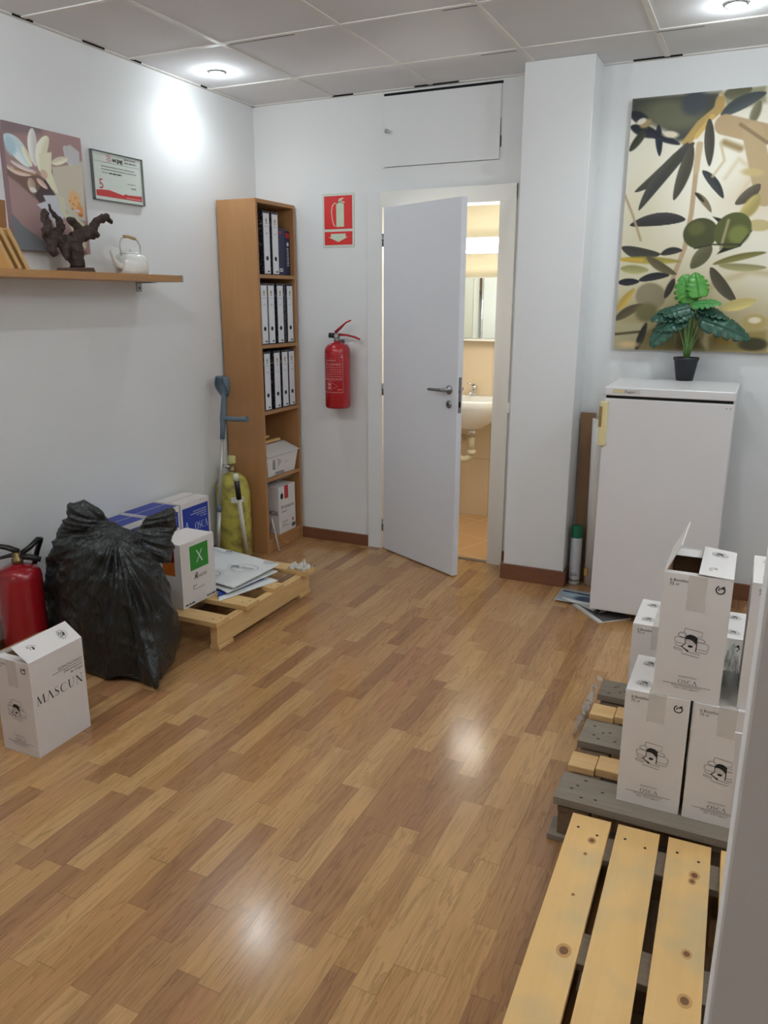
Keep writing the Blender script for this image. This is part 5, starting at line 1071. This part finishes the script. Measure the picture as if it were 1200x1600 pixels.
LV = [  # base(x,z,dy) tip(x,z,dy) width normal material
 ((2.575, 1.515, 0), (2.500, 1.635, .0), .155, (.1, -1, .25), bright_leaf),
 ((2.590, 1.530, -.02), (2.560, 1.650, .0), .11, (.3, -1, .3), bright_leaf),
 ((2.560, 1.500, -.03), (2.690, 1.515, -.06), .085, (0, -.55, .85), mid_leaf),
 ((2.545, 1.475, -.02), (2.410, 1.475, -.06), .075, (-.1, -.6, .8), dark_leaf),
 ((2.520, 1.46, -.03), (2.380, 1.435, -.08), .085, (-.1, -.8, .6), dark_leaf),
 ((2.490, 1.43, -.05), (2.385, 1.305, -.09), .115, (-.3, -.9, .35), dark_leaf),
 ((2.540, 1.43, -.05), (2.450, 1.385, -.10), .085, (-.2, -.9, .5), dark_leaf),
 ((2.560, 1.48, -.04), (2.500, 1.42, -.10), .075, (-.1, -.9, .5), dark_leaf),
 ((2.590, 1.49, -.02), (2.725, 1.445, -.05), .075, (.1, -.6, .8), dark_leaf),
 ((2.610, 1.43, -.05), (2.835, 1.355, -.08), .115, (.1, -.85, .55), dark_leaf),
 ((2.640, 1.43, .02), (2.800, 1.38, .0), .10, (.1, -.8, .6), dark_leaf),
 ((2.555, 1.485, -.05), (2.440, 1.455, -.09), .085, (0, -.8, .6), dark_leaf),
 ((2.530, 1.43, -.06), (2.400, 1.385, -.07), .10, (-.1, -.8, .5), dark_leaf),
 ((2.590, 1.47, -.01), (2.680, 1.395, -.03), .08, (.2, -.9, .4), dark_leaf),
 ((2.480, 1.45, .03), (2.400, 1.40, .03), .09, (-.1, -.8, .6), dark_leaf),
]
for (b_, t_, wd, nr, mm) in LV:
    monstera(PXY(*b_), PXY(*t_), wd, nr, mm)
    m = MB(); B_ = Vector(PXY(*b_)); r0 = Vector((B_.x*.12, B_.y*.1, .102)); m.tube([r0, r0+Vector((B_.x*.1, 0, .06)), Vector((B_.x*.55, B_.y*.6, .5*(B_.z)+.08)), B_], [.004, .004, .003, .0022], stem_m, 8); m.build('stem', pl)

# standing bits between pillar and fridge
m = MB(); m.hexa([(2.062, -.045, .0), (2.140, -.045, .0), (2.140, -.033, 0), (2.062, -.033, 0), (2.046, -.034, .935), (2.124, -.034, .935), (2.124, -.022, .935), (2.046, -.022, .935)], mat('kraft_board', (150, 118, 88), .8, var=.06))
tag(m.build('cardboard_sheet'), 'tall brown cardboard strip in the corner behind the spray can', 'cardboard')
m = MB(); m.tube([(2.176, -.105, .002), (2.158, -.085, .915)], .039, mat('white_roll', (222, 218, 212), .5), 28); rl = m.build('paper_roll')
m = MB(); m.tube([(2.158, -.085, .9152), (2.158, -.085, .9157)], .030, mat('roll_end', (150, 140, 130), .8), 20); m.build('roll_core', rl)
m = MB(); m.box(2.142, 2.160, -.149, -.143, .06, .10, mat('yellow_tag', (200, 160, 80), .5)); m.build('tag', rl)
tag(rl, 'tall white paper roll standing left of the refrigerator', 'roll')
sc = thing('spray_can', (2.088, -.135, 0), 'white spray can with a green cap beside the pillar', 'spray can')
m = MB(); m.lathe([(.028, 0), (.031, .004), (.031, .018), (.0305, .02), (.0305, .258), (.028, .268), (.020, .274)], mat('can_white', (206, 210, 214), .3, .2), seg=32); m.lathe([(.0313, .022), (.0313, .032)], steel, seg=32, cap0=False, cap1=False); cb_ = m.build('body', sc)
m = MB(); m.lathe([(.0305, .269), (.031, .272), (.030, .328), (.027, .334), (.006, .336)], mat('green_cap', (16, 110, 74), .4), seg=32); m.build('cap', sc)
wrapped(cb_, .0305, 'label_print', lambda D: (D.fine(-.02, -.06, .02, .004, ink_soft), D.fine(-.02, -.07, .015, .003, ink_soft, seed=3), D.fine(-.02, -.055, .02, .002, ink_soft, seed=4)), ink_soft)

# magazines on the floor
vcm = vc_mat('glossy_cover', .25, .5)
mags = [((2.055, -.455), 17, .24, .17, [('E', (.08, .06), .07, .04, 10, (150, 176, 190), .02), ('S', [(.02, .03), (.22, .05)], .02, (52, 52, 60), .004), ('E', (.15, .11), .06, .04, 0, (66, 84, 110), .03), ('L', (.03, .13), (.2, .15), .03, .1, (210, 216, 214), .004)], (150, 160, 168), 'magazine with a blue grey cover on top of the floor pile by the refrigerator'),
        ((2.105, -.40), -16, .23, .17, [('E', (.10, .08), .07, .05, 10, (176, 130, 110), .02), ('S', [(.02, .04), (.2, .05)], .02, (214, 212, 208), .004)], (190, 180, 172), 'magazine with a pinkish cover in the middle of the floor pile'),
        ((2.150, -.46), -30, .25, .18, [('E', (.10, .08), .08, .06, 30, (70, 66, 66), .03), ('S', [(.0, .165), (.25, .165)], .02, (214, 212, 208), .004)], (96, 92, 92), 'dark magazine at the bottom of the pile, reaching under the refrigerator')]
for k, (xy, ang, w_, h_, items, bg, lb) in enumerate(mags):
    z = .012-.0055*k+.0005
    m = MB(); m.box(0, w_, 0, h_, 0, .0048, paper); o = m.build('magazine'); o.location = (xy[0], xy[1], z-.0005); o.rotation_euler = (0, 0, math.radians(ang-18))
    painted('cover', w_-.002, h_-.002, .004, bg, items, (.001, h_-.001, .0052), (1, 0, 0), (0, -1, 0), vcm, o, gain=1.1); tag(o, lb, 'magazine', 'magazines on the floor by the refrigerator')
